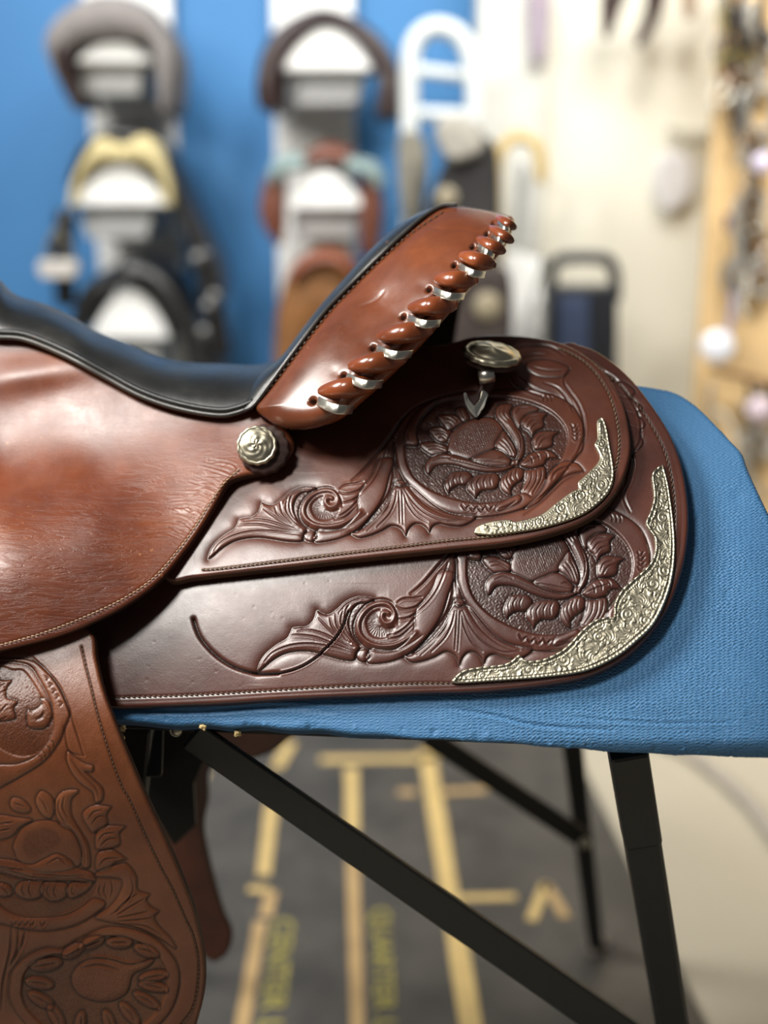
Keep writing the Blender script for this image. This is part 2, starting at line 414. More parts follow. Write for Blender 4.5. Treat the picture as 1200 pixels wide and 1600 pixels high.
def silver(name, rgb, rough, bump=0.0):
    t = NT(name); v = t.coord()
    c = t.ramp(t.noise(v, 60, 4), [(0.3, srgb(*[x*0.86 for x in rgb])), (0.7, srgb(*rgb))])
    at = t.n('ShaderNodeAttribute', attribute_name='darken')
    c = t.mix(at.outputs['Fac'], c, srgb(70, 62, 50))
    t.set(Base_Color=c, Metallic=1.0, Roughness=rough)
    if bump: t.bump(t.noise(v, 500, 3), bump, 0.0005)
    return t.m
M_SILV = silver('engraved_silver', (198, 191, 168), 0.38, 0.1)
M_BAND = silver('polished_silver', (240, 236, 222), 0.30)

saddle = empty('western_saddle', tuple(unp(700, 1120, 0.95)),
               'brown tooled leather western saddle with silver corner plates and black seat, on the blue stand', 'saddle')

# ------------------------------------------------------------------ tooling pattern (shared by both skirts)
zA = lambda P: [(620+x/4, 600+y/4) for x, y in P]
zB = lambda P: [(310+x/4, 720+y/4) for x, y in P]
zC = lambda P: [(540+x/5.4545, 640+y/5.4545) for x, y in P]
zD = lambda P: [(690+x/3.75, 510+y/3.75) for x, y in P]
def tooling(p, T=lambda P: P, k=1.0):
    # flower ring and its stippled ground
    outer = [(-20, 330), (-5, 480), (30, 560), (100, 660), (220, 760), (350, 810), (500, 830), (650, 815), (800, 770), (900, 700), (990, 620), (1110, 470), (1160, 400), (1168, 300), (1150, 220), (1090, 130), (980, 70), (850, 35), (700, 35), (560, 40), (420, 50), (280, 80), (150, 130), (60, 190), (10, 250)]
    inner = [(45, 400), (60, 500), (110, 590), (200, 660), (320, 710), (480, 745), (620, 740), (700, 715), (860, 640), (1000, 520), (1060, 400), (1065, 300), (1020, 220), (930, 150), (800, 100), (640, 75), (450, 80), (300, 100), (200, 150), (140, 230), (125, 310), (130, 380), (60, 380)]
    p.leaf(T(zA(outer)), 0.35*k, 3.5, 4.5, 0.75*k)
    p.sink(T(zA(inner)), 0.75*k, 0.16, 0.55)
    p.cut(T(zA([(-60, 250), (-20, 400), (20, 540), (60, 620), (160, 740), (300, 820), (460, 850)])), 1.4, .5, .6)
    # petals: (outline, ribs, raise)
    pet = [
     ([(140, 380), (170, 360), (230, 358), (300, 380), (345, 400), (300, 430), (230, 442), (180, 420)], [[(190, 390), (240, 380), (300, 400)], [(200, 410), (250, 400), (300, 415)]], .5),
     ([(195, 280), (240, 262), (310, 270), (352, 300), (330, 345), (280, 362), (230, 332)], [[(225, 290), (270, 285), (310, 310)], [(240, 315), (280, 305), (315, 330)], [(260, 338), (285, 328), (310, 345)]], .55),
     ([(255, 200), (300, 188), (360, 190), (425, 228), (400, 250), (330, 282), (285, 250)], [[(290, 210), (330, 215), (360, 240)], [(300, 240), (330, 240), (350, 258)], [(340, 200), (370, 215), (385, 235)]], .55),
     ([(370, 150), (420, 138), (442, 180), (452, 215), (420, 232), (385, 195)], [[(395, 160), (410, 190), (425, 215)]], .5),
     ([(320, 380), (345, 300), (420, 240), (520, 208), (610, 215), (668, 280), (640, 340), (615, 395), (540, 432), (470, 466), (400, 455), (335, 432)], [], .35),
     ([(720, 190), (725, 150), (770, 125), (850, 130), (885, 160), (805, 195), (775, 260), (745, 250)], [[(745, 180), (770, 150), (820, 145)]], .3),
     ([(780, 225), (820, 185), (880, 172), (942, 180), (942, 180), (915, 215), (918, 262), (870, 290), (845, 328), (845, 328), (820, 290), (790, 270)], [[(800, 240), (830, 205), (880, 195)], [(815, 268), (845, 230), (895, 220)], [(835, 290), (862, 255), (905, 240)]], .7),
     ([(850, 335), (890, 295), (950, 290), (1015, 293), (1015, 293), (975, 330), (972, 378), (920, 402), (865, 408), (850, 370)], [[(870, 380), (890, 335), (945, 312)], [(890, 392), (915, 350), (962, 332)]], .8),
     ([(770, 500), (810, 450), (860, 420), (930, 408), (975, 425), (1008, 456), (1008, 456), (940, 466), (922, 498), (870, 522), (810, 518)], [[(830, 450), (845, 470), (850, 495)], [(870, 430), (888, 450), (892, 478)], [(920, 422), (938, 436), (942, 458)], [(790, 500), (850, 470), (930, 440)]], .8),
     ([(790, 540), (850, 530), (920, 513), (930, 580), (900, 645), (850, 702), (820, 690), (780, 665), (800, 600)], [[(815, 545), (808, 600), (780, 650)], [(845, 540), (840, 600), (800, 665)], [(875, 532), (872, 600), (825, 680)], [(905, 525), (902, 590), (850, 685)]], .55),
     ([(650, 645), (648, 590), (690, 550), (740, 518), (792, 535), (788, 585), (742, 622), (715, 655), (718, 692), (718, 692), (680, 680)], [[(680, 565), (668, 605), (695, 655)], [(702, 552), (690, 595), (715, 640)], [(726, 542), (715, 585), (738, 615)], [(750, 535), (745, 570), (758, 600)]], .9),
     ([(438, 655), (448, 600), (500, 568), (560, 558), (622, 558), (642, 600), (612, 652), (540, 662), (505, 690), (492, 718), (492, 718), (470, 690)], [[(500, 580), (470, 620), (480, 665)], [(532, 575), (502, 620), (512, 655)], [(566, 570), (545, 610), (552, 645)], [(598, 568), (585, 600), (592, 635)]], .9),
     ([(300, 640), (305, 600), (335, 555), (385, 543), (440, 545), (472, 578), (440, 622), (380, 632), (340, 655), (322, 682), (322, 682)], [[(345, 565), (325, 600), (335, 645)], [(378, 560), (355, 595), (368, 625)], [(410, 556), (395, 590), (405, 615)]], .85),
     ([(175, 530), (180, 490), (220, 450), (290, 433), (360, 440), (420, 458), (480, 478), (560, 500), (640, 512), (715, 498), (738, 505), (690, 532), (620, 548), (540, 545), (450, 528), (370, 505), (300, 500), (240, 512), (208, 555), (190, 560)], [[(230, 478), (280, 458), (340, 462)], [(330, 470), (420, 490), (560, 522), (660, 522)]], .75),
     ([(745, 465), (752, 400), (720, 330), (670, 262), (622, 205), (620, 150), (660, 122), (722, 128), (705, 180), (742, 250), (780, 310), (798, 380), (792, 440), (760, 485)], [[(650, 145), (645, 190), (685, 235)], [(682, 142), (672, 185), (705, 228)], [(735, 260), (772, 330), (776, 400), (755, 460)], [(690, 260), (740, 340), (765, 420)]], .7),
     ([(615, 372), (640, 330), (668, 288), (700, 330), (738, 388), (748, 450), (702, 448), (660, 425), (628, 405)], [[(655, 345), (690, 380), (725, 440)], [(640, 365), (680, 400), (708, 440)], [(675, 325), (712, 375), (735, 425)]], .65),
     ([(470, 466), (540, 430), (600, 408), (655, 418), (692, 450), (718, 478), (700, 503), (640, 510), (560, 503), (505, 488)], [[(640, 462), (670, 455), (695, 465)], [(500, 475), (590, 480), (700, 490)]], .55),
    ]
    for out, ribs, up in pet:
        p.leaf(T(zA(out)), up*1.15*k, 3.2, 1.8, 0.35*k, base=-0.5*k)
        for r in ribs: p.cut(T(zA(r)), 0.9, 0.5*k, 0.45, 0.18)
    p.seeds(T(zA([(350, 370), (380, 300), (440, 255), (520, 228), (600, 235), (640, 290), (610, 350), (540, 410), (460, 440), (390, 425)])), 0.3)
    c = [(738+26*math.cos(a), 487+20*math.sin(a)) for a in np.linspace(0, 2*math.pi, 9)[:-1]]
    p.leaf(T(zA(c)), 0.8*k, 2.5, 1.5, 0.3*k); p.dots(T(zA([(738, 487)])), 2.0, -0.5)
    # stem leaf that closes the ring at lower right
    p.leaf(T(zA([(800, 775), (870, 715), (925, 640), (950, 560), (1000, 505), (1070, 485), (1130, 500), (1168, 545), (1168, 545), (1120, 553), (1060, 572), (1000, 612), (930, 690), (870, 745)])), .8*k, 3.5, 2.5, .5*k)
    p.cut(T(zA([(970, 600), (990, 560), (1030, 535), (1075, 522)])), 1.8, .6*k, .5, .2)
    p.cut(T(zA([(800, 815), (900, 745), (1000, 650), (1060, 600), (1150, 562)])), 1.8, .6*k, .5)
    p.leaf(T(zA([(620, 785), (640, 750), (700, 720), (752, 695), (780, 715), (760, 745), (700, 772), (640, 795)])), .6*k, 2.5, 2, .3*k)
    p.cut(T(zA([(640, 780), (690, 768), (745, 735)])), 1.2, .5*k, .6)
    for x, y in ((430, 770), (480, 778), (530, 782), (580, 776)):
        p.cut(T(zA([(x-22, y-12), (x, y+14), (x+22, y-6)])), 1.5, .6*k, .6, .25)
    for x, y in ((1105, 262), (1112, 288), (1116, 314), (1116, 340)):
        p.cut(T(zA([(x-16, y-6), (x+4, y+12), (x+22, y-8)])), 1.4, .5*k, .6, .25)
    for x in (905, 932, 958): p.cut(T(zA([(x, 75), (x+14, 90), (x+12, 110)])), 1.2, .4*k, .5, .2)
    # left inner leaf of the ring
    p.leaf(T(zA([(60, 380), (50, 300), (90, 220), (150, 150), (260, 95), (200, 160), (140, 230), (120, 310), (130, 375)])), .4*k, 3, 2, .4*k)
    p.cut(T(zA([(75, 350), (65, 320), (75, 290)])), 1.5, .5*k, .5, .3)
    # stems from the ring down to the scroll
    p.cut(T(zC([(540, 30), (480, 90), (400, 200), (330, 300), (250, 400), (150, 520), (60, 600)])), 2.2, .8*k, .6, .2)
    p.cut(T(zC([(345, 350), (310, 470), (260, 580), (180, 680), (70, 765)])), 1.3, .5*k, .6, .15)
    p.sink(T(zC([(400, 470), (425, 600), (400, 690), (335, 820), (210, 960), (110, 1025), (195, 925), (300, 800), (365, 690), (392, 580)])), .7*k, .14, .5)
    for x, y in ((462, 180), (445, 208), (430, 238), (415, 268)): p.cut(T(zC([(x-25, y-12), (x, y+14), (x+18, y-14)])), 1.1, .4*k, .5, .15)
    p.cut(T(zC([(415, 330), (420, 440), (430, 560)])), 3.0, .8*k, .7)
    # fan
    fan = [(450, 630), (400, 690), (370, 780), (300, 880), (200, 975), (100, 1040), (45, 1050), (110, 1088), (200, 1072), (300, 1032), (380, 988), (440, 993), (485, 1025), (512, 1078), (512, 1078), (532, 1020), (580, 972), (640, 972), (690, 1008), (714, 1048), (714, 1048), (742, 990), (800, 968), (880, 985), (980, 990), (1055, 962), (1108, 912), (1040, 900), (960, 895), (860, 870), (760, 820), (660, 740), (580, 670), (530, 640), (490, 630)]
    p.leaf(T(zC(fan)), .55*k, 3.0, 4.5, .8*k)
    for r in ([(410, 700), (385, 800), (300, 920), (185, 1035)], [(440, 690), (420, 800), (370, 900), (270, 1005)], [(455, 690), (462, 800), (466, 970)], [(482, 690), (487, 820), (492, 980)],
              [(490, 690), (530, 800), (600, 900), (700, 965)], [(500, 680), (580, 790), (680, 880), (820, 942), (920, 948), (1010, 922)], [(400, 720), (360, 830), (260, 940), (150, 1030)]):
        p.cut(T(zC(r)), 1.1, .5*k, .5, .22, n=8)
    p.leaf(T(zC([(415, 620), (450, 600), (500, 600), (525, 625), (505, 650), (450, 655)])), .4*k, 2, 1.5, .3*k); p.cut(T(zC([(420, 605), (445, 645), (490, 652), (520, 615)])), 1.3, .5*k, .7)
    # scroll: acanthus leaf, coil and stem
    p.leaf(T(zB([(730, 505), (850, 492), (940, 457), (1020, 402), (1100, 312), (1160, 210), (1190, 100), (1215, -10), (1130, -10), (1090, 90), (1015, 190), (1000, 250), (1005, 300), (985, 350), (900, 420), (800, 432), (745, 432)])), .5*k, 4, 3.5, .7*k)
    leafp = [(60, 612), (60, 612), (75, 560), (110, 510), (170, 460), (230, 420), (255, 365), (255, 365), (290, 357), (340, 350), (380, 312), (395, 258), (395, 258), (420, 272), (470, 275), (520, 240), (570, 195), (640, 165), (735, 165), (700, 190), (645, 197), (605, 240), (592, 300), (612, 360), (642, 400), (672, 432), (655, 472), (640, 500), (560, 500), (460, 485), (380, 475), (300, 480), (220, 500), (150, 540), (90, 592)]
    p.leaf(T(zB(leafp)), .5*k, 3.5, 6.5, .95*k)
    for r in ([(100, 560), (150, 505), (250, 460), (380, 440), (520, 448), (650, 466)], [(250, 405), (300, 400), (400, 402), (520, 430), (655, 458)], [(290, 380), (350, 368), (450, 380), (560, 420), (645, 448)],
              [(410, 300), (470, 345), (560, 402), (640, 436)], [(480, 290), (502, 340), (570, 395), (620, 415)], [(512, 262), (530, 330), (600, 402)], [(560, 232), (550, 300), (582, 362), (640, 412)], [(650, 182), (592, 212), (570, 270), (585, 340), (635, 395)], [(720, 175), (640, 178), (570, 215), (530, 265)]):
        p.cut(T(zB(r)), 1.25, .55*k, .45, .22, n=8)
    p.sink(T(zB([(610, 250), (650, 205), (700, 200), (660, 250), (640, 310), (660, 370), (700, 400), (670, 415), (630, 370), (605, 310)])), .6*k, .12, .45)
    def coil(a):
        out = []
        for q in np.linspace(0, 1, 40):
            th = math.radians(-20-q*620); r = 22+a*(1-q)**0.0*118*(q**1.7)
            out.append((822+r*math.cos(th)*(1.05)-q*q*32, 250-r*math.sin(th)*-1*0.95+q*q*58))
        return out
    cc = [(835, 235), (805, 235), (795, 262), (822, 288), (862, 275), (872, 232), (840, 195), (790, 186), (725, 205), (675, 255), (655, 312), (672, 362), (722, 398), (800, 412), (890, 398), (960, 362), (1010, 325)]
    p.sink(T(zB([(700, 290), (730, 240), (780, 220), (790, 270), (830, 310), (880, 300), (860, 350), (790, 372), (730, 355)])), .55*k, .05, .3)
    for i in range(17):
        a = math.radians(50+i*11.5); p.cut(T(zB([(785+26*math.cos(a), 285+22*math.sin(a)), (785+88*math.cos(a), 285+75*math.sin(a))])), 0.7, .35*k, .3, 0, n=3)
    p.rib(T(zB(cc)), 4.0, 1.0*k, False); p.cut(T(zB([(x-(x-800)*0.13, y-(y-300)*0.13) for x, y in cc[6:]])), 0.9, .4*k, .5)
    p.cut(T(zB([(x+(x-800)*0.20, y+(y-290)*0.24) for x, y in cc[6:]])), 1.5, .6*k, .7)
    p.cut(T(zB([(900, 285), (890, 235), (850, 180), (800, 165), (740, 178)])), 1.4, .6*k, .6)
    p.dots(T(zB([(822, 250)])), 2.6, -0.7)
    for r in ([(840, 352), (900, 335), (960, 290), (1000, 240)], [(850, 365), (920, 350), (985, 290)], [(900, 260), (950, 250), (1000, 225)], [(885, 170), (920, 150), (985, 140), (1030, 130)], [(880, 195), (930, 205), (1000, 185), (1040, 150)]):
        p.cut(T(zB(r)), 1.4, .55*k, .5, .25)
    c = [(700+42*math.cos(a), 470+34*math.sin(a)) for a in np.linspace(0, 2*math.pi, 9)[:-1]]
    p.leaf(T(zB(c)), .5*k, 2.5, 2, .5*k); p.cut(T(zB([(745, 440), (725, 460), (740, 478), (720, 495)])), 1.4, .6*k, .6)
# ------------------------------------------------------------------ lower skirt
SK = Panel([(120, 1060), (150, 1098), (190, 1105), (250, 1103), (350, 1099), (450, 1092), (560, 1087), (650, 1083), (750, 1080), (850, 1070), (915, 1057), (965, 1034), (1005, 1002), (1042, 952), (1064, 895), (1074, 840), (1075, 790), (1066, 730), (1048, 680), (1024, 640), (994, 600), (964, 570), (932, 548), (905, 538), (880, 535),
            (780, 560), (640, 640), (480, 720), (300, 800), (130, 900), (110, 980)], barrel(0.0), 1.3, 0.008, 4.5)
# affine from the upper skirt's pattern to the lower one's
src = np.array([(320, 880), (515, 783), (623, 753), (805, 722), (512, 845)], float); dst = np.array([(400, 1052), (600, 965), (715, 941), (905, 918), (590, 1040)], float)
AF = np.linalg.lstsq(np.c_[src, np.ones(5)], dst, rcond=None)[0]
def TL(P): 
    P = np.array(P, float); return [tuple(q) for q in np.c_[P, np.ones(len(P))] @ AF]
tooling(SK, TL, 1.35)
# side scallops right of the rear jockey
m_ = np.clip((965-SK.X)/12, 0, 1)+np.clip((SK.Y-735)/12, 0, 1); m_ = np.clip(m_, 0, 1); SK.H *= m_; SK.D *= m_
SK.leaf([(950, 600), (975, 598), (992, 612), (985, 622), (1003, 636), (996, 646), (1008, 662), (1000, 676), (1004, 694), (985, 706), (960, 690), (945, 640)], .6, 4, 4, .7)
for r in ([(985, 625), (960, 615), (950, 600)], [(1000, 650), (970, 640), (955, 625)], [(1003, 672), (975, 662), (958, 650)]): SK.cut(r, 1.2, .2, .2, .1)
SK.cut([(930, 575), (960, 590), (985, 625), (1000, 655), (1000, 690), (985, 715), (975, 760)], 1.6, .5, .5, .2)
SK.cut([(975, 700), (990, 720), (985, 750), (975, 775), (985, 800)], 1.6, .6, .5, .2)
slitp = [(302, 967), (312, 995), (335, 1022), (365, 1042), (400, 1052), (435, 1052), (470, 1042), (500, 1022), (530, 990), (545, 955)]
SK.cut(slitp[:6], 3.2, 1.2, .3, 0, False); SK.cut(slitp, 1.3, 2.4, 1.2, .2, False)
for (x, y) in zip(*[RNG.uniform(a, b, 60) for a, b in ((220, 620), (900, 1080))]): SK.dots([(x, y)], RNG.uniform(1, 3), RNG.uniform(-.08, .05))
sk_st = stitches('stitching', SK, [(176, 1090), (300, 1086), (420, 1079), (520, 1073), (640, 1068), (760, 1066), (860, 1054), (930, 1033), (985, 995), (1022, 945), (1044, 890), (1053, 830), (1052, 770), (1040, 710), (1018, 665), (990, 625), (955, 590), (925, 565)], 8.2, 7.5, 2.6, M_THREADD, saddle)
SK.cut([(170, 1097), (300, 1093), (420, 1086), (560, 1080), (700, 1075), (830, 1066), (910, 1050), (965, 1022), (1010, 980), (1045, 920), (1062, 860), (1064, 780), (1050, 710)], 1.2, .12, .1)
sk = SK.build('skirt', [M_SKIRT, M_EDGE2], saddle); sk_st(sk)
# ------------------------------------------------------------------ rear jockey (upper skirt)
RJ = Panel([(262, 905), (300, 902), (350, 896), (450, 885), (560, 872), (700, 857), (800, 846), (875, 828), (922, 808), (952, 782), (974, 745), (985, 700), (979, 650), (964, 610), (940, 576), (902, 547), (862, 531), (800, 523), (740, 525), (690, 538), (600, 545), (520, 580), (430, 640), (380, 700), (300, 780), (240, 860)], barrel(0.011), 1.2, 0.0065, 4.5)
tooling(RJ, lambda P: P, 1.4)
_ = 0
RJ.cut(zD([(390, 280), (430, 340), (520, 385), (600, 412)]), 1.8, .6, .5, .3); RJ.cut(zD([(450, 300), (540, 360), (640, 400)]), 1.5, .5, .5, .2)
RJ.leaf(zD([(490, 225), (560, 195), (660, 205), (745, 245), (705, 292), (600, 295), (530, 272)]), .5, 3, 2.5, .5); RJ.cut(zD([(530, 240), (620, 260), (710, 258)]), 1.5, .5, .5, .2)
RJ.cut(zD([(750, 250), (718, 320), (750, 380), (800, 450), (832, 540), (835, 640), (800, 740), (770, 780)]), 1.8, .6, .5, .3)
RJ.cut(zD([(330, 180), (420, 130), (520, 110), (640, 120), (720, 170)]), 2.2, .7, .5, .3); RJ.cut(zD([(400, 220), (500, 170), (600, 165)]), 2.0, .6, .5, .3)
RJ.cut(zD([(600, 330), (680, 360), (740, 430), (770, 500)]), 1.6, .5, .5, .2)
RJ.cut(zD([(720, 30), (800, 80), (860, 150), (930, 260), (1000, 380), (1060, 500)]), 1.2, .2, .2)
rj_path = [(318, 890), (350, 888), (430, 878), (520, 867), (620, 855), (700, 845), (790, 836), (860, 820), (905, 803), (935, 782), (955, 750), (966, 712), (966, 670), (955, 625), (936, 590), (908, 562), (875, 545)]
rj_st = stitches('stitching', RJ, rj_path, 7.0, 6.8, 2.6, M_THREAD, saddle)
rj = RJ.build('rear_jockey', [M_REAR, M_EDGE], saddle); rj_st(rj)
# ------------------------------------------------------------------ silver corner plates
def plate(name, outline, base, par, scrolls, rims, label, bead):
    P = Panel(outline, base, 0.9, 0.0012, 1.6)
    P.H += 0.0
    inner = P.sd < -3.5
    st = RNG.normal(0, 1, P.X.shape); P.H += np.where(inner, 0.012*st, 0)
    # scrollwork: alternating spirals with leaf strokes
    inn = np.argwhere(P.sd < -5.5); RNG.shuffle(inn); scrolls = []
    for rt in (1.0, 0.8, 0.6, 0.45, 0.33):
        for (iy, ix) in inn[:6000]:
            r = min(-P.sd[iy, ix]-3.2, 10.5)*rt
            if r < 2.6: continue
            x, y = P.X[iy, ix], P.Y[iy, ix]
            if rt == 1.0 and -P.sd[iy, ix] < 8.5: continue
            if all((x-a)**2+(y-b)**2 > (1.12*(r+c))**2 for a, b, c, _, _ in scrolls):
                scrolls.append((x, y, r, RNG.uniform(0, 360), RNG.choice([-1, 1])))
    for (x, y, r, a0, sgn) in scrolls:
        if RNG.random() < 0.45:
            for j in range(7):
                a = math.radians(a0)+(j-3)*0.42; b = a+sgn*.5; L = r*(1.15-0.10*abs(j-3)); ox, oy = x-r*.8*math.cos(math.radians(a0)), y-r*.8*math.sin(math.radians(a0))
                P.rib([(ox, oy), (ox+L*math.cos(a), oy+L*math.sin(a)), (ox+1.7*L*math.cos(b), oy+1.7*L*math.sin(b))], 1.0, .24, True)
                P.cut([(ox+1, oy+1.5), (ox+L*math.cos(a)+1, oy+L*math.sin(a)+1.5)], .7, .12, .3, 0, True, n=3)
            continue
        q = np.linspace(0, 1, 26); th = math.radians(a0)+sgn*q*2*math.pi*1.35; rr = r*(1-q*0.82)
        P.rib(np.stack([x+rr*np.cos(th), y+rr*np.sin(th)], -1), 0.95, .17, False)
        P.cut(np.stack([x+(rr+2)*np.cos(th), y+(rr+2)*np.sin(th)], -1), 0.8, .16, .4, 0, False, n=2)
        for j in range(9):
            a = math.radians(a0)+sgn*2*math.pi*j/9; b = a+sgn*0.5
            P.rib([(x+r*1.08*math.cos(a), y+r*1.08*math.sin(a)), (x+r*1.32*math.cos((a+b)/2), y+r*1.32*math.sin((a+b)/2)), (x+r*1.35*math.cos(b), y+r*1.35*math.sin(b))], 1.0, .20, True)
        P.dots([(x, y)], 1.3, .2)
        P.dots([(x+r*0.72*math.cos(t), y+r*0.72*math.sin(t)) for t in np.arange(0, 6.28, 2.6/max(r*0.72, 2))], 0.8, .18)
    P.D = np.clip(P.D+np.where(inner, 0.14+0.08*st, 0), 0, 1)
    for i, (rim, big) in enumerate(rims):
        R = cat(rim, 10); dr, _ = dist_poly(P.X, P.Y, R); P.D *= np.clip(dr/3-.6, 0, 1); P.H *= np.clip(dr/3-.5, 0, 1); P.rib(R, 2.5 if big else 1.2, 1.1 if big else .5, False)
        Q = resample(R, 11.5 if big else 6.5)
        for x, y in Q: P.dots([(x, y)], 1.9 if big else 1.4, -.6 if big else -.35)
    for b in bead:
        P.dots([tuple(q) for q in resample(cat(b, 8), 3.6)], 1.1, .35)
    o = P.build(name, [M_SILV], par); o['label'] = label; return P
zE = lambda P: [(700+x/3, 700+y/3) for x, y in P]
lo_in = [(20, 1098), (35, 1070), (75, 1040), (150, 1025), (270, 1010), (325, 972), (340, 970), (365, 995), (440, 990), (520, 955), (570, 915), (630, 850), (690, 805), (750, 790), (775, 790), (780, 730), (810, 670), (860, 620), (930, 560), (965, 500), (970, 430), (940, 380), (928, 345), (950, 290), (965, 220), (955, 130), (975, 95), (1005, 76)]
lo_out = [(1010, 80), (1032, 160), (1045, 240), (1058, 340), (1065, 440), (1062, 540), (1045, 640), (1010, 740), (960, 830), (890, 900), (810, 965), (720, 1015), (620, 1050), (480, 1070), (350, 1082), (200, 1092), (90, 1100)]
plate('corner_plate', zE(lo_in+lo_out), barrel(0.0030), sk,
      [(738, 1056, 4.5, 0, 1), (752, 1053, 5, 180, -1), (768, 1052, 5, 0, 1), (785, 1050, 5.5, 180, -1), (803, 1048, 6, 30, 1), (823, 1044, 7, 200, -1), (846, 1041, 8, 20, 1), (866, 1030, 9, 200, -1), (888, 1032, 9, 0, 1), (905, 1012, 10, 190, -1), (930, 1014, 9, 60, 1), (940, 990, 12, 240, -1), (965, 985, 11, 20, 1), (972, 960, 10, 220, -1), (990, 938, 13, 40, 1), (1012, 950, 9, 210, -1), (1024, 925, 9, 10, 1), (1012, 905, 9, 190, -1), (1034, 893, 10, 40, 1), (1030, 868, 9, 220, -1), (1041, 848, 8, 10, 1), (1036, 830, 8, 200, -1), (1027, 812, 7, 30, 1), (1040, 800, 7, 180, -1), (1034, 782, 7, 10, 1), (1038, 764, 6, 190, -1), (1031, 748, 5.5, 0, 1)],
      [(zE([(x+5, y+5) for x, y in lo_in]), True), (zE([(x-5, y-4) for x, y in lo_out]), False)], 'larger engraved silver corner plate with a beaded rim, on the lower skirt',
      [zE([(x-20, y-16) for x, y in lo_out[1:]]), zE([(x+20, y+20) for x, y in lo_in[3:-2]])])
up_in = [(345, 800), (340, 790), (352, 772), (400, 755), (470, 748), (490, 755), (560, 740), (600, 722), (640, 690), (700, 645), (728, 632), (728, 608), (745, 590), (790, 548), (810, 515), (800, 485), (790, 465), (800, 440), (798, 385), (805, 370)]
up_out = [(820, 365), (835, 400), (848, 470), (860, 540), (862, 590), (845, 640), (800, 690), (740, 730), (660, 760), (560, 785), (450, 800), (400, 805)]
zR = lambda P: [(600+x/2.4, 500+y/2.4) for x, y in P]
plate('corner_plate', zR(up_in+up_out), barrel(0.0138), rj,
      [(760, 828, 4, 0, 1), (775, 824, 5, 180, -1), (792, 822, 5.5, 0, 1), (810, 821, 6, 190, -1), (829, 818, 7, 10, 1), (848, 811, 7.5, 200, -1), (868, 808, 7, 10, 1), (876, 794, 9, 220, -1), (899, 797, 8, 20, 1), (906, 778, 9, 210, -1), (924, 780, 7, 10, 1), (922, 760, 9, 220, -1), (942, 755, 7.5, 20, 1), (940, 738, 7, 200, -1), (947, 720, 6.5, 20, 1), (944, 703, 6, 180, -1), (941, 688, 5, 0, 1), (940, 673, 4.5, 180, -1)],
      [(zR([(x-4, y-3) for x, y in up_out]), False)], 'smaller engraved silver corner plate with a serrated edge, on the upper skirt', [zR([(x+12, y+10) for x, y in up_in[3:-1]])])
# ------------------------------------------------------------------ seat jockey (large smooth side leather)
JK_base = tps([(0, 528, .890), (100, 556, .884), (220, 620, .872), (340, 650, .862), (394, 640, .857), (445, 695, .846), (462, 712, .847), (355, 762, .829), (303, 840, .818), (240, 915, .803), (140, 980, .790), (0, 1020, .781), (0, 725, .856), (150, 735, .850), (290, 745, .841), (0, 820, .807), (150, 820, .813), (270, 810, .825), (0, 910, .787), (130, 905, .796), (-60, 1035, .778), (-60, 528, .89), (0, 610, .876), (120, 630, .872)])
def JKb(x, y):
    x = np.asarray(x, float); y = np.asarray(y, float)
    return JK_base(x, y)-0.0035*np.exp(-((y-0.12*(200-x)*0-590+0.14*x)/26)**2)*np.exp(-((x-40)/120)**2)
JK = Panel([(-70, 528), (-20, 526), (0, 528), (40, 532), (100, 556), (160, 588), (220, 620), (280, 640), (340, 650), (370, 646), (396, 636), (430, 660), (450, 672), (460, 690), (457, 708), (440, 726), (412, 737), (380, 742), (356, 752), (337, 782), (314, 822), (284, 865), (246, 909), (196, 946), (142, 974), (84, 996), (0, 1017), (-70, 1034)], JKb, 1.4, 0.006, 5)
JK.C += 1.0*np.clip((JK.Y+0.25*JK.X-760)/120, 0.05, 1)*np.clip(-JK.sd/10, 0, 1)
for i in range(34):                              # short creases fanning into the rear edge
    t = i/33; x0 = 385-95*t; y0 = 735+125*t; L = RNG.uniform(25, 70)
    JK.cut([(x0-4, y0-6), (x0-4-L*.5, y0-10-RNG.uniform(2, 10)), (x0-4-L, y0-8-RNG.uniform(4, 18))], 1.2, .22, .1, .14)
for i in range(26):
    x0 = RNG.uniform(0, 330); y0 = RNG.uniform(780, 950)
    if x0+y0 > 1130: continue
    L = RNG.uniform(20, 60); JK.cut([(x0, y0), (x0+L*.5, y0+RNG.uniform(-3, 5)), (x0+L, y0+RNG.uniform(0, 10))], 1.0, .12, .12, .08)
jk_path = [(372, 735), (350, 756), (326, 790), (302, 828), (272, 868), (238, 905), (190, 937), (130, 965), (70, 988), (0, 1008), (-60, 1022)]
jk_st = stitches('stitching', JK, jk_path, 7.2, 6.6, 2.3, M_THREADL, saddle, ang=0.2)
JK.C *= 1.0
jk = JK.build('seat_jockey', [M_JOCK, M_EDGE2], saddle); jk_st(jk)
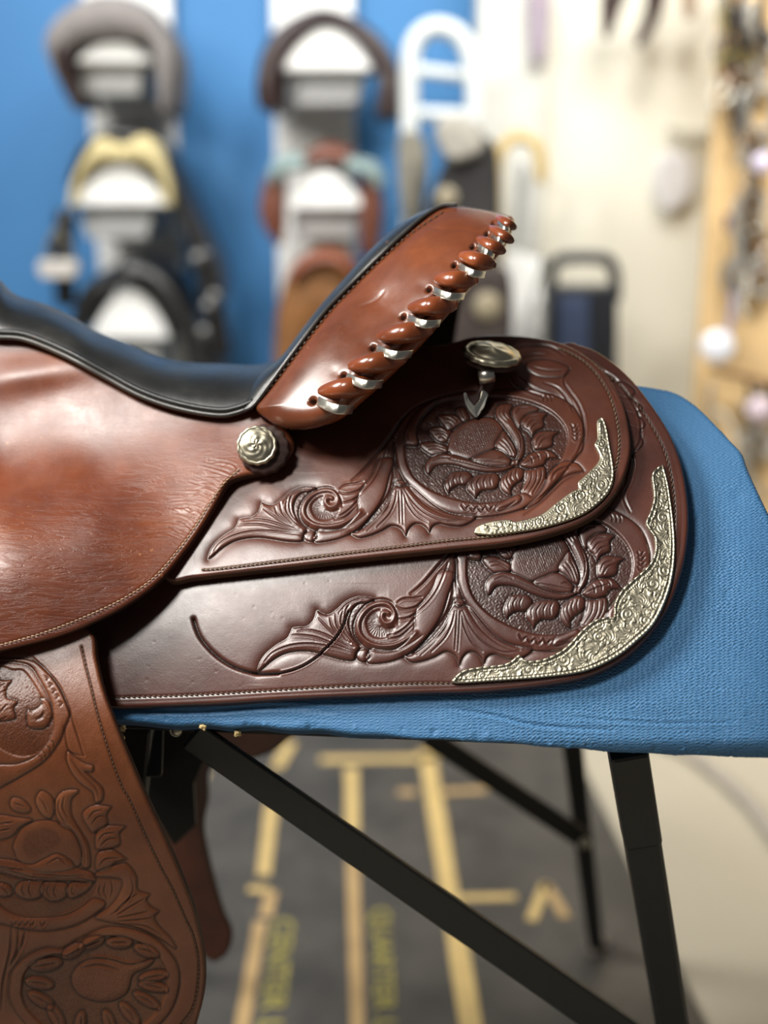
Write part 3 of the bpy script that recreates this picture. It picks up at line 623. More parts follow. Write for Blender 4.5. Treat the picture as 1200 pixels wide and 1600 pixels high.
# ------------------------------------------------------------------ fender (hangs below the jockey)
FDb = tps([(-60, 1000, .795), (0, 1010, .796), (155, 1000, .795), (185, 1110, .776), (0, 1110, .774), (-60, 1300, .784), (100, 1300, .784), (270, 1300, .788), (0, 1450, .800), (320, 1450, .812), (150, 1600, .832), (0, 1640, .838), (320, 1640, .845)])
FD = Panel([(-60, 960), (80, 960), (140, 985), (150, 1030), (162, 1080), (180, 1130), (200, 1180), (225, 1240), (255, 1305), (285, 1375), (305, 1430), (318, 1490), (320, 1540), (310, 1590), (290, 1640), (240, 1680), (-60, 1680)], FDb, 1.4, 0.0065, 5)
zF = lambda P: [(x/4.8, 1010+y/4.8) for x, y in P]
zG = lambda P: [(x/3.75, 1220+y/3.75) for x, y in P]
FD.leaf(zF([(-60, 100), (150, 90), (290, 130), (420, 270), (520, 480), (480, 620), (440, 720), (330, 860), (180, 960), (0, 1060), (-80, 1100), (-80, 900), (0, 890), (150, 880), (300, 800), (400, 640), (395, 480), (380, 400), (300, 250), (200, 130)]), .5, 4, 3, .6)
FD.sink(zF([(-60, 180), (100, 170), (180, 180), (260, 280), (310, 370), (395, 520), (390, 640), (300, 790), (150, 830), (0, 770), (-60, 700)]), .6, .12, .3)
FD.leaf(zF([(205, 480), (240, 485), (310, 440), (310, 390), (370, 420), (390, 510), (350, 600), (270, 620), (210, 590)]), .8, 3, 2, .4); FD.cut(zF([(330, 490), (310, 530), (270, 550)]), 2, .6, .6)
FD.leaf(zF([(-60, 260), (30, 250), (90, 250), (50, 310), (50, 380), (130, 410), (100, 460), (110, 540), (0, 560), (-60, 580)]), .7, 3, 2, .4)
for r in ([(0, 500), (40, 450), (60, 440)], [(0, 300), (40, 280)], [(0, 350), (40, 330)], [(0, 550), (50, 530)]): FD.cut(zF(r), 1.3, .4, .4, .15)
for x, y in ((350, 240), (375, 290), (400, 335), (425, 375), (455, 430)): FD.cut(zF([(x-14, y-16), (x+14, y), (x-4, y+20)]), 1.5, .5, .6)
for x, y in ((400, 720), (370, 760), (335, 800), (310, 830)): FD.cut(zF([(x-18, y-10), (x+6, y+4), (x+10, y+26)]), 1.4, .5, .6)
FD.cut(zF([(235, 75), (330, 170), (430, 280), (500, 430), (560, 600), (630, 820)]), 1.6, .6, .5, .2); FD.cut(zF([(630, 820), (520, 785), (480, 600)]), 1.4, .5, .5)
FD.leaf(zF([(510, 790), (560, 830), (640, 880), (700, 900), (690, 940), (640, 940), (700, 1000), (770, 1070), (770, 1150), (720, 1170), (700, 1100), (620, 1040), (550, 960), (505, 860)]), .6, 3, 2.5, .5)
FD.cut(zF([(540, 850), (620, 960), (720, 1060), (740, 1130)]), 1.6, .5, .5)
# main fender flower
FD.leaf(zG([(-60, 620), (0, 730), (100, 790), (230, 805), (380, 790), (480, 740), (550, 690), (620, 720), (560, 780), (430, 850), (250, 880), (60, 850), (-60, 800)]), .6, 4, 3, .6)
FD.sink(zG([(-60, 480), (0, 500), (200, 560), (430, 560), (560, 600), (540, 680), (450, 740), (300, 795), (120, 785), (0, 720), (-60, 640)]), .5, .1, .3)
fl = [
 ([(90, 420), (80, 370), (130, 280), (230, 235), (340, 245), (430, 300), (470, 390), (480, 480), (400, 520), (250, 530), (120, 480)], [], .35),
 ([(320, 150), (345, 80), (400, 52), (462, 60), (420, 110), (420, 200), (470, 290), (520, 380), (530, 500), (480, 500), (480, 400), (430, 300), (350, 250)], [[(350, 110), (345, 170), (390, 250)], [(380, 90), (370, 150), (400, 210)], [(450, 290), (495, 400), (500, 500)]], .8),
 ([(485, 210), (500, 170), (560, 142), (655, 152), (655, 152), (625, 200), (630, 255), (560, 300), (530, 290)], [[(520, 220), (550, 180), (600, 170)], [(540, 250), (570, 210), (610, 200)]], .8),
 ([(560, 370), (570, 300), (640, 262), (738, 268), (738, 268), (700, 310), (705, 370), (640, 400), (575, 405)], [[(580, 350), (610, 310), (680, 300)], [(590, 380), (630, 340), (690, 330)]], .8),
 ([(560, 470), (580, 420), (660, 405), (745, 460), (745, 460), (680, 480), (640, 515), (570, 530)], [[(580, 500), (620, 455), (700, 450)]], .7),
 ([(560, 560), (600, 520), (700, 490), (750, 490), (800, 560), (810, 640), (880, 665), (880, 665), (860, 700), (890, 740), (935, 765), (935, 765), (905, 800), (940, 860), (1000, 920), (1030, 985), (940, 930), (800, 860), (640, 830), (560, 800), (640, 740), (700, 660), (710, 580)], [[(590, 610), (580, 650), (600, 680)], [(620, 600), (610, 650), (630, 690)], [(650, 580), (660, 630), (650, 680)], [(650, 780), (720, 730), (780, 640), (770, 560)], [(690, 780), (770, 730), (840, 690)], [(690, 800), (780, 780), (870, 760)], [(700, 820), (800, 810), (890, 800)], [(760, 840), (860, 850), (960, 910)], [(680, 760), (750, 690), (810, 660)]], .7),
 ([(-60, 460), (60, 462), (180, 490), (270, 450), (340, 425), (420, 470), (450, 510), (540, 540), (560, 590), (500, 600), (400, 590), (200, 590), (0, 540), (-60, 530)], [[(0, 500), (60, 510), (160, 520)], [(280, 480), (340, 450), (390, 480)], [(200, 540), (380, 555), (500, 550)]], .7),
 ([(90, 660), (110, 600), (200, 590), (260, 600), (240, 680), (160, 700)], [[(140, 610), (130, 640), (150, 680)], [(180, 605), (170, 640), (190, 680)]], .6),
 ([(240, 660), (260, 600), (360, 600), (400, 620), (380, 690), (300, 710)], [[(290, 610), (275, 650), (300, 690)], [(330, 610), (315, 650), (340, 690)]], .6),
 ([(390, 640), (420, 600), (500, 600), (545, 590), (520, 640), (460, 680), (410, 690)], [[(430, 615), (420, 650), (440, 670)]], .6),
 ([(-40, 620), (0, 600), (60, 620), (70, 670), (0, 680)], [[(0, 620), (30, 640), (50, 660)]], .6),
 ([(210, 120), (240, 60), (300, 90), (320, 150), (300, 220), (250, 200)], [[(230, 100), (260, 130), (280, 180)]], .5),
 ([(-60, 220), (0, 200), (100, 215), (190, 230), (120, 270), (60, 330), (-60, 340)], [[(0, 250), (80, 240)], [(0, 290), (60, 280)]], .5),
 ([(60, 140), (75, 100), (130, 110), (180, 160), (160, 190), (90, 180)], [[(90, 130), (140, 150)]], .5)]
for out, ribs, up in fl:
    FD.leaf(zG(out), up*1.1, 4, 2.2, .4)
    for r in ribs: FD.cut(zG(r), 1.2, .5, .45, .2)
FD.seeds(zG([(130, 400), (150, 310), (240, 270), (330, 290), (360, 360), (270, 420), (180, 450)]), .25, 4.5)
# lower fender flower: ring and petals
ring = [(60, 1200), (80, 1110), (160, 1030), (270, 985), (380, 985), (470, 930), (620, 862), (760, 870), (880, 910), (970, 980), (1040, 1080), (1050, 1200), (1010, 1330), (920, 1440), (780, 1520), (500, 1560), (250, 1500), (110, 1380), (60, 1280)]
FD.leaf(zG(ring), .6, 4, 3.5, .8); FD.sink(zG([(550+(x-550)*.86, 1200+(y-1200)*.86) for x, y in ring]), .6, .1, .3)
for cx, cy, rx, ry, a in ((270, 1080, 100, 45, -10), (230, 1190, 90, 40, 10), (240, 1290, 90, 40, 30), (330, 1390, 90, 40, 60), (540, 950, 80, 40, -20), (700, 950, 80, 40, 0), (860, 1000, 80, 40, 20), (900, 1150, 90, 36, -10), (900, 1210, 90, 34, 10), (860, 1290, 90, 34, 30), (760, 1370, 90, 36, 50), (640, 1420, 80, 36, 70), (470, 1430, 80, 36, 100), (430, 1000, 80, 40, -30)):
    c, s_ = math.cos(math.radians(a)), math.sin(math.radians(a))
    FD.leaf(zG([(cx+rx*math.cos(t)*c-ry*math.sin(t)*s_, cy+rx*math.cos(t)*s_+ry*math.sin(t)*c) for t in np.linspace(0, 6.283, 11)[:-1]]), .85, 3, 2, .4)
    FD.cut(zG([(cx-rx*.6*c, cy-rx*.6*s_), (cx+ry*.2, cy-ry*.1), (cx+rx*.6*c, cy+rx*.6*s_)]), 1.6, .5, .5, .2)
FD.leaf(zG([(440, 1110), (520, 1050), (640, 1050), (760, 1080), (900, 1050), (860, 1100), (780, 1140), (740, 1250), (620, 1300), (480, 1270), (420, 1190)]), .8, 5, 2.5, .5)
FD.rib(zG([(470, 1060), (560, 1035), (660, 1045), (760, 1070), (890, 1055)]), 2.2, .8); FD.cut(zG([(480, 1100), (580, 1080), (700, 1110)]), 1.8, .5, .5, .2)
for r in ([(70, 850), (60, 1000), (20, 1180), (10, 1350)], [(150, 880), (130, 960), (90, 1040)], [(110, 870), (100, 1000), (50, 1100)]): FD.cut(zG(r), 2, .6, .5, .2)
for x in (80, 115, 150, 185, 250): FD.cut(zG([(x-12, 825), (x+4, 845), (x+18, 822)]), 1.5, .5, .4, .3)
FD.H *= 1.35
fd_st = stitches('stitching', FD, zF([(610, 0), (625, 60), (650, 170), (690, 330), (730, 500), (790, 700), (850, 880), (920, 1060), (980, 1200)])[:-1]+zG([(760, 110), (840, 290), (940, 500), (1010, 630), (1080, 790), (1130, 900), (1160, 1030), (1160, 1180), (1130, 1330), (1060, 1430)]), 7, 6, 1.8, M_THREADD, saddle, ang=0.15, groove=.5, gw=1.6, gdark=.9)
fd = FD.build('fender', [M_FEND, M_EDGE], saddle); fd_st(fd)
# far fender and stirrup leather seen under the stand
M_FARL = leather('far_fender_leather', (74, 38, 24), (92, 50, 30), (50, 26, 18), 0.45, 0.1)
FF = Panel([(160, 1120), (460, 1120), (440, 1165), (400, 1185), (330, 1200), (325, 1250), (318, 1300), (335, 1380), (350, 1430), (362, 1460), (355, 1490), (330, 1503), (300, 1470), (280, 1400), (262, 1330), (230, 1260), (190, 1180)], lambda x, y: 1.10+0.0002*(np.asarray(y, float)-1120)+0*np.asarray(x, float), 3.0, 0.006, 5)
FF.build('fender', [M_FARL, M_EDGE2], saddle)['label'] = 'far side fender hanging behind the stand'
# ------------------------------------------------------------------ black seat, its welts, the black strip of the cantle
edge = [(-60, 530), (-20, 527), (0, 528), (40, 532), (100, 556), (160, 588), (220, 620), (280, 640), (340, 650), (370, 646), (396, 636)]
crest = [(-60, 415), (-15, 430), (0, 437), (24, 460), (70, 475), (115, 496), (150, 517), (196, 535), (245, 556), (290, 565), (350, 568), (400, 570), (452, 560)]
seat = roll('seat', edge, crest, lambda x, y: JKb(x, y)-0.006, 0.085, M_BLACK, saddle, 90, 22, 0.72)
seat['label'] = 'scuffed black leather seat'
M_WELT = leather('welt_leather', (64, 62, 58), (90, 86, 78), (40, 40, 40), 0.3, 0.4, grain=0.1)
ed = resample(cat(edge, 8), 4)
tube('seat_welt', unp(ed[:, 0], ed[:, 1]-1, JKb(ed[:, 0], ed[:, 1])-0.0065), 0.0021, M_WELT, saddle, 10)
tube('seat_welt', unp(ed[:, 0]+1, ed[:, 1]-9, JKb(ed[:, 0], ed[:, 1])-0.0062), 0.0024, M_BLACK, saddle, 10)
# ------------------------------------------------------------------ cantle
CTb = tps([(397, 640, .850), (440, 668, .836), (500, 655, .820), (560, 600, .812), (650, 500, .818), (740, 400, .836), (800, 345, .855), (790, 325, .880), (700, 322, .884), (600, 400, .872), (500, 505, .862), (600, 480, .853)])
def dome(x, y, sd):
    t = np.clip(-np.asarray(sd, float)/48, 0, 1); return 0.016*(1-(1-t)**3)
CT = Panel([(398, 636), (422, 604), (468, 542), (508, 491), (545, 452), (585, 412), (629, 371), (660, 344), (684, 327), (710, 322), (747, 326), (781, 333), (795, 338), (796, 350), (786, 368), (762, 394), (734, 422), (698, 460), (658, 500), (617, 550), (574, 592), (545, 628), (526, 652), (500, 666), (470, 671), (440, 668), (418, 656)], CTb, 1.3, 0.025, 3, dome); CT.walldir = (0.0, 1.9, 0.0)
for i in range(40):                              # soft dents and wrinkles
    x, y = RNG.uniform(430, 760), RNG.uniform(340, 650); CT.dots([(x, y)], RNG.uniform(7, 18), RNG.uniform(-.4, .4))
CT.cut([(660, 352), (690, 358), (720, 358), (760, 366)], 3, .5, 0); CT.cut([(560, 480), (585, 470), (600, 455)], 2.5, .4, 0)
holes = [(490, 626), (538, 586), (584, 542), (631, 494), (672, 451), (712, 413), (741, 384), (763, 364), (773, 348)]
bands = [((496, 626), (552, 640)), ((541, 589), (598, 600)), ((588, 545), (644, 553)), ((637, 497), (688, 505)), ((677, 453), (726, 463)), ((717, 415), (758, 429)), ((746, 384), (773, 398)), ((768, 364), (789, 378)), ((777, 349), (796, 361))]
for i, (x, y) in enumerate(holes):
    r = 5.2-0.28*i; CT.dots([(x-1, y), (x-3.5, y+2)], r*0.8, -3.0); CT.dots([(x-12, y-4)], 10, -.5)
    q = CT.D; w = CT.win(np.array([[x, y]]), 12); CT.D[w] = np.clip(CT.D[w]+1.6*np.exp(-(((CT.X[w]-x+2)/(r*1.0))**2+((CT.Y[w]-y-.5)/(r*.75))**2)**2), 0, 1)  # lace holes: dark of the hollow put into the colour
ct_line = [(405, 628), (430, 598), (474, 540), (514, 490), (552, 450), (592, 410), (634, 372), (668, 347), (690, 333)]
ct_st = stitches('stitching', CT, ct_line, 10.5, 6, 1.8, M_THREADD, saddle, ang=0.1, groove=.35, gw=1.6, gdark=.35)
ct = CT.build('cantle', [M_CANT, M_EDGE2], saddle); ct_st(ct)
# the rest of the cantle: the dish runs across the seat and down its far side
o_ = resample(np.vstack([CT.out, CT.out[:1]]), 9)[:-1]; c_ = o_.mean(0)
base_ = unp(c_[0]+(o_[:, 0]-c_[0])*.93, c_[1]+(o_[:, 1]-c_[1])*.93, CTb(o_[:, 0], o_[:, 1])+0.012)
SL = []; 
for k in range(12):
    t = k/11; SL.append(base_+np.array([-0.02*t, 0.31*t, -0.03*t-0.15*t**3]))
n_ = len(base_); idx = np.arange(12*n_).reshape(12, n_)
q_ = [[idx[k, i], idx[k, (i+1) % n_], idx[k+1, (i+1) % n_], idx[k+1, i]] for k in range(11) for i in range(n_)]
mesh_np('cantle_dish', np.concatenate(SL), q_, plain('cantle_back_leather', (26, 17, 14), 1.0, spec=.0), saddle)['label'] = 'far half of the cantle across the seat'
strip_n = [(384, 642), (398, 634), (424, 600), (470, 538), (510, 487), (547, 448), (587, 408), (631, 367), (664, 339), (692, 323), (716, 321)]
strip_s = [(368, 634), (380, 619), (405, 588), (440, 556), (474, 511), (503, 474), (529, 445), (565, 404), (602, 368), (638, 341), (668, 327), (694, 322)]
roll('cantle_facing', strip_n, strip_s, lambda x, y: CTb(x, y)-0.004, 0.03, M_BLACK, saddle, 70, 14, 0.8)['label'] = 'black leather facing along the front of the cantle'
sn = resample(cat(strip_n, 8), 4); tube('cantle_welt', unp(sn[:, 0]-2, sn[:, 1]-1, CTb(sn[:, 0], sn[:, 1])-0.004), 0.0016, M_WELT, saddle, 8)
# leather turns of the binding, silver bands between them
def cdep(x, y): return float(CT.depth(np.array([x]), np.array([y]), np.minimum(dist_poly(np.array([x]), np.array([y]), CT.out, True)[0], 0))[0])
def lump(x0, y0, x1, y1, r0, r1, bulge=0.012, sag=0.0):
    """one turn of the lacing, wrapped round the rim from the hole side to the outer side"""
    n, m = 19, 16; V = []; dx, dy = x1-x0, y1-y0; L = math.hypot(dx, dy); tx, ty = dx/L, dy/L; nx, ny = -ty, tx
    dh = cdep(x0-2, y0+4)
    for i in range(n):
        u = i/(n-1); prof = max(0.03, (math.sin(math.pi*(0.02+0.96*u)))**0.40)
        r = (r0+(r1-r0)*u)*prof; cx, cy = x0+dx*u, y0+dy*u+sag*math.sin(math.pi*u)
        cd = dh+float(CTb(cx, cy)-CTb(x0, y0))+0.003-bulge*math.sin(math.pi*(0.05+0.72*u))+0.024*u*u*(L/80)
        for j in range(m):
            a = 2*math.pi*j/m
            tw = 0.35*math.sin(a)
            V.append(unp(cx+nx*math.cos(a)*r-tx*tw*r, cy+ny*math.cos(a)*r-ty*tw*r, cd-math.sin(a)*r*cd/FPX*0.85))
    Fq = [[i*m+j, i*m+(j+1) % m, (i+1)*m+(j+1) % m, (i+1)*m+j] for i in range(n-1) for j in range(m)]
    o = mesh_np('lace_turn', V, Fq, M_LACE, saddle); return o
lumps = [(498, 612, 588, 600, 15, 18), (545, 573, 634, 560, 15, 18), (590, 527, 676, 514, 15, 18), (638, 481, 714, 476, 13.5, 17), (679, 436, 746, 438, 13, 16), (718, 398, 774, 415, 12, 14), (745, 372, 789, 394, 9, 11.5), (765, 354, 802, 378, 7.5, 10), (776, 338, 806, 357, 7, 9)]
for l in lumps: lump(*l, 0.010)
# rolled leather core under the turns
core = cat([(470, 655), (520, 645), (560, 615), (605, 575), (650, 530), (690, 485), (725, 445), (755, 412), (778, 385), (792, 358), (795, 345)], 8)
tube('binding_core', unp(core[:, 0], core[:, 1], CTb(core[:, 0], core[:, 1])+0.013), np.linspace(0.0070, 0.0040, len(core)), M_LACE, saddle, 16)
def band(a, b, wd):
    n = 16; V = []; (x0, y0), (x1, y1) = a, b; L = math.hypot(x1-x0, y1-y0)
    tx, ty = 0.62, -0.78                       # along the rim
    dh = cdep(x0, y0); sc = L/50
    for side in (0, 1):
        for i in range(n):
            u = i/(n-1); cx = x0+(x1-x0)*u; cy = y0+(y1-y0)*u+L*0.10*math.sin(math.pi*u)
            cd = dh+float(CTb(cx, cy)-CTb(x0, y0))-0.0012-0.0145*math.sin(math.pi*(0.02+0.66*u))*sc**.5+0.022*u*u*sc+side*0.0012
            ww = wd*(0.92+0.08*math.sin(math.pi*u))
            for k, e in enumerate((-1, -0.8, 0.8, 1)):
                V.append(unp(cx+0.25*e*ww/2, cy-e*ww/2, cd+(0.0005 if abs(e) == 1 else 0)+(0.0007 if i % 5 in (0,) else 0)))
    Fq = []
    for i in range(n-1):
        for k in range(3): Fq.append([i*4+k, (i+1)*4+k, (i+1)*4+k+1, i*4+k+1]); Fq.append([n*4+i*4+k+1, n*4+(i+1)*4+k+1, n*4+(i+1)*4+k, n*4+i*4+k])
        Fq.append([i*4, n*4+i*4, n*4+(i+1)*4, (i+1)*4]); Fq.append([i*4+3, (i+1)*4+3, n*4+(i+1)*4+3, n*4+i*4+3])
    mesh_np('silver_band', V, Fq, M_BAND, saddle)
for i, (a, b) in enumerate(bands): band(a, b, 15.5-0.65*i)
# ------------------------------------------------------------------ conchos
def frame_on(px, py, d, ax, bx, ay, by):
    """world frame at a pixel: origin and the two in-surface unit axes towards (ax,ay,da) and (bx,by,db)"""
    o = Vector(unp(px, py, d)); a = (Vector(unp(*ax))-o); b = (Vector(unp(*bx))-o)
    return o, a.normalized(), b.normalized()
def disc(name, o, a, b, r, h, mat, parent, scal=0, prof=None, n=64, darken=None):
    nrm = a.cross(b).normalized()
    if nrm.dot(Vector((0, 0, CAMZ))-o) < 0: nrm = -nrm
    prof = prof or [(0, 1), (.5, .95), (.78, .72), (.8, .5), (.86, .62), (.95, .6), (1, .25), (1, 0)]
    V = []; Fq = []
    for k, (rr, hh) in enumerate(prof):
        for j in range(n):
            t = 2*math.pi*j/n; q = r*max(rr, .02)*(1+(scal*(0.5+0.5*math.cos(14*t)) if rr > .85 else 0))
            V.append(o+a*math.cos(t)*q+b*math.sin(t)*q+nrm*(h*hh+(0.00035*math.sin(t*5+rr*9)*math.sin(rr*14) if 0 < rr < .75 else 0)))
    for k in range(len(prof)-1):
        for j in range(n): Fq.append([k*n+j, k*n+(j+1) % n, (k+1)*n+(j+1) % n, (k+1)*n+j])
    return mesh_np(name, [tuple(v) for v in V], Fq, mat, parent)
fine = [(k/12*0.76, 1-0.28*(k/12)**2) for k in range(13)]+[(.80, .52), (.86, .66), (.95, .62), (1, .25), (1, 0)]
o0 = JK.surf(406, 695, 0)[0][0]; nn = JK.surf(406, 695, 0)[1][0]; N0 = Vector(nn); a0 = Vector((1, 0.1, 0)); a0 = (a0-N0*a0.dot(N0)).normalized(); b0 = N0.cross(a0)
viewn = (Vector((0, 0, CAMZ))-Vector(o0)).normalized(); Nc = (N0*0.4+viewn*0.6+Vector((-.08, 0, .05))).normalized(); a1 = (a0-Nc*a0.dot(Nc)).normalized(); b1 = Nc.cross(a1)
st = tuple(Vector(unp(414, 702, .841)))
disc('concho_rosette', Vector(unp(413, 703, .8385)), a1, b1, 0.0185, 0.0035, M_EDGE2, saddle, -0.06, [(0, 1), (.9, 1), (1, .7), (1, -.6)])['label'] = 'dark scalloped leather rosette under the side concho'
disc('concho', Vector(unp(402, 697, .8345)), a1, b1, 0.0148, 0.0058, M_SILV, saddle, -0.05, fine)['label'] = 'round engraved silver concho at the seat corner'
# top concho with its tab and the strap with a silver tip
R_ = RJ.surf(775, 560, 0); o2 = Vector(R_[0][0]); N2 = Vector(R_[1][0]); N2 = Vector((.12, -.24, .96)).normalized(); a2 = Vector((1, .1, -.15)); a2 = (a2-N2*a2.dot(N2)).normalized(); b2 = N2.cross(a2)
disc('concho_rosette', Vector(unp(768, 560, .856)), a2, b2, 0.0205, 0.003, M_EDGE2, saddle, 0, [(0, 1), (.9, 1), (1, .7), (1, -.8)])['label'] = 'dark leather disc under the top concho'
disc('concho', Vector(unp(768, 556, .853)), a2, b2, 0.0218, 0.0070, M_SILV, saddle, -0.04, [(0, 1), (.3, .95), (.55, .82), (.72, .6), (.75, .45), (.85, .55), (.95, .5), (1, .2), (1, 0)])['label'] = 'domed silver concho on top behind the cantle'
strap_p = [(758, 572, .853), (762, 584, .850), (764, 598, .850), (756, 612, .849), (748, 624, .848)]
bm_pts = [unp(*q) for q in strap_p]
tube('concho_strap', bm_pts, 0.0045, M_EDGE2, saddle, 10, 0.5)
tube('buckle_keeper', [unp(748, 590, .840), unp(772, 586, .840)], 0.0042, M_BAND, saddle, 12, 1.2)
def chevron(name, pts, h, mat):
    """V shaped silver strap tip, real thickness"""
    n = len(pts); V = [unp(x, y, d) for x, y, d in pts]+[unp(x, y, d+h) for x, y, d in pts]
    bm = bmesh.new(); vs = [bm.verts.new(v) for v in V]; bm.faces.new(vs[:n]); bm.faces.new(vs[n:][::-1])
    for i in range(n): bm.faces.new((vs[i], vs[n+i], vs[n+(i+1) % n], vs[(i+1) % n]))
    bmesh.ops.recalc_face_normals(bm, faces=bm.faces); bmesh.ops.bevel(bm, geom=bm.edges[:], offset=0.0005, segments=2, affect='EDGES')
    return bm_obj(name, bm, mat, saddle, False)
chevron('strap_tip', [(724, 614, .8445), (728, 613, .8445), (731, 622, .8435), (741, 635, .8425), (749, 625, .8435), (753, 610, .8445), (757, 610, .8450), (763, 616, .8450), (757, 634, .8435), (744, 653, .8425), (734, 643, .8435), (727, 630, .844)], .003, M_BAND)
chevron('strap_tip_inlay', [(732, 620, .8455), (751, 612, .8455), (748, 625, .8450), (741, 633, .8450)], .002, M_EDGE2)
# ------------------------------------------------------------------ saddle stand: padded top, legs, braces
def pad_material():
    t = NT('blue_canvas_cover'); v = t.coord()
    c = t.ramp(t.noise(v, 9, 4), [(0.3, srgb(62, 112, 158)), (0.7, srgb(78, 130, 176))])
    g = t.ramp(t.noise(v, 26, 4, .6), [(0.62, K), (0.74, W)])
    low = t.n('ShaderNodeAttribute', attribute_name='darken')
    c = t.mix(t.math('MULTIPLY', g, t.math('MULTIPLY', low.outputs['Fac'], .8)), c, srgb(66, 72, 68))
    t.set(Base_Color=c, Roughness=0.55); t.b.inputs['Specular IOR Level'].default_value = 0.45
    tc = t.n('ShaderNodeTexCoord'); sep = t.n('ShaderNodeSeparateXYZ')
    nz = t.n('ShaderNodeTexNoise'); nz.inputs['Scale'].default_value = 60; nz.inputs['Detail'].default_value = 2; t.l(tc.outputs['UV'], nz.inputs['Vector'])
    vm = t.n('ShaderNodeVectorMath', operation='MULTIPLY_ADD'); t.l(nz.outputs['Color'], vm.inputs[0]); vm.inputs[1].default_value = (.012, .010, 0); t.l(tc.outputs['UV'], vm.inputs[2])
    t.l(vm.outputs[0], sep.inputs[0])
    sx = t.math('SINE', t.math('MULTIPLY', sep.outputs[0], 2*math.pi*118)); sy = t.math('SINE', t.math('MULTIPLY', sep.outputs[1], 2*math.pi*205))
    wv = t.math('ADD', t.math('MULTIPLY', sx, sy), t.math('MULTIPLY', sy, 0.7))
    zone = t.ramp(t.noise(t.coord('UV'), 7, 3), [(0.25, (.35,)*3+(1,)), (0.6, W)])
    at = t.n('ShaderNodeAttribute', attribute_name='crease')
    t.bump(t.math('MULTIPLY', t.math('MULTIPLY', wv, zone), at.outputs['Fac']), 0.6, 0.0006)
    t.bump(t.noise(v, 300, 4, .6), .3, 0.001)
    return t.m
M_PAD = pad_material(); M_PADE = plain('blue_cover_edge', (44, 78, 112), 0.75, var=0.35, bump=0.5, nscale=60)
M_STEEL = plain('black_painted_steel', (26, 27, 26), 0.42, var=0.1, bump=0.05, nscale=80)
M_STEELD = plain('black_steel_worn', (14, 14, 13), 0.5)  # darker steel for the far legs, rails and plate
M_BOLT = plain('zinc_bolt', (170, 165, 150), 0.35, 1.0)
M_FOAM = plain('torn_foam', (196, 172, 120), 0.9, var=0.2, bump=.4)
stand = empty('saddle_stand', tuple(unp(700, 1180, 1.0)), 'saddle stand with a blue canvas padded top and black steel folding legs', 'stand')
def pad_outline():
    top = [(40, 700), (300, 640), (600, 600), (800, 592), (950, 594), (985, 598), (1020, 603), (1055, 611), (1085, 629), (1110, 652), (1140, 684), (1160, 706), (1170, 732), (1200, 796), (1255, 900), (1310, 1010), (1345, 1100), (1345, 1160), (1320, 1190)]
    bot = [(1270, 1192), (1200, 1189), (1150, 1188), (1100, 1185), (1050, 1184), (1010, 1181), (950, 1179), (900, 1173), (850, 1171), (800, 1164), (750, 1163), (700, 1158), (650, 1157), (600, 1150), (550, 1148), (500, 1141), (450, 1141), (400, 1135), (360, 1137), (320, 1133), (270, 1134), (210, 1128), (150, 1125), (60, 1120), (20, 1100), (20, 900)]
    return top+bot
def pad_base(x, y):
    x = np.asarray(x, float); y = np.asarray(y, float)
    return barrel(-0.009)(x, y)+0.012*np.clip((1100-y)/500, 0, 1)+0.02*np.clip((x-1150)/200, 0, 1)**2+0.035*np.clip((y-1150)/60, 0, 1)**2
PD = Panel(pad_outline(), pad_base, 2.0, 0.018, 9)
for i in range(70):
    x, y = RNG.uniform(200, 1250), RNG.uniform(620, 1170); PD.dots([(x, y)], RNG.uniform(6, 30), RNG.uniform(-.5, .5))
PD.cut([(700, 1105), (780, 1120), (830, 1132), (900, 1138), (960, 1140)], 3, .8, 0, .4); PD.cut([(880, 1118), (960, 1126), (1040, 1130), (1150, 1128)], 2.5, .4, 0, .4)
PD.cut([(200, 1105), (300, 1112), (420, 1104), (520, 1112)], 4, 1.0, 0, .4)
for i in range(60):
    x = RNG.uniform(200, 1300); PD.dots([(x, 1188-(1200-min(x, 1200))*0.058+RNG.uniform(-16, 2))], RNG.uniform(2, 6), RNG.uniform(-1.2, 1.0))
PD.D += np.clip((PD.Y-1080)/60, 0, 1)*np.clip(1-np.abs(PD.X-620)/420, 0, 1)
PD.C += np.clip((PD.X-560)/300, .25, 1)*np.clip((PD.Y-560)/350, .25, 1)
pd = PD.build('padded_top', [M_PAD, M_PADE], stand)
# far slope of the padded top (goes down behind the saddle)
rid = np.array([(40, 700), (300, 640), (600, 603), (800, 594), (985, 599), (1055, 611), (1110, 652), (1168, 725)], float)
dR = pad_base(rid[:, 0], rid[:, 1])+0.012; R0 = unp(rid[:, 0], rid[:, 1]+4, dR)
V = []; n = len(R0)
for k in range(8):
    t = k/7; V.append(R0+np.array([0.02*t, 0.02+0.20*t, -0.012-0.21*t*t-0.02*t]))
Vt = np.concatenate(V); Vb = Vt-np.array([0, 0.0, 0.022]); idx = np.arange(8*n).reshape(8, n)
q = np.stack([idx[:-1, :-1], idx[:-1, 1:], idx[1:, 1:], idx[1:, :-1]], -1).reshape(-1, 4)
rimq = []
loop = list(idx[0])+list(idx[1:, -1])+list(idx[-1, ::-1][1:])+list(idx[::-1, 0][1:-1])
for a, b in zip(loop, loop[1:]+loop[:1]): rimq.append([a, b, b+8*n, a+8*n])
mesh_np('padded_top_far_side', np.concatenate([Vt, Vb]), np.concatenate([q, q[:, ::-1]+8*n, np.array(rimq)]), M_PAD, stand, np.zeros((16*n, 2)), {'crease': np.ones(16*n), 'darken': np.zeros(16*n)})
def P(px, py, d): return Vector(unp(px, py, d))
X1 = Vector((1, 0, 0))
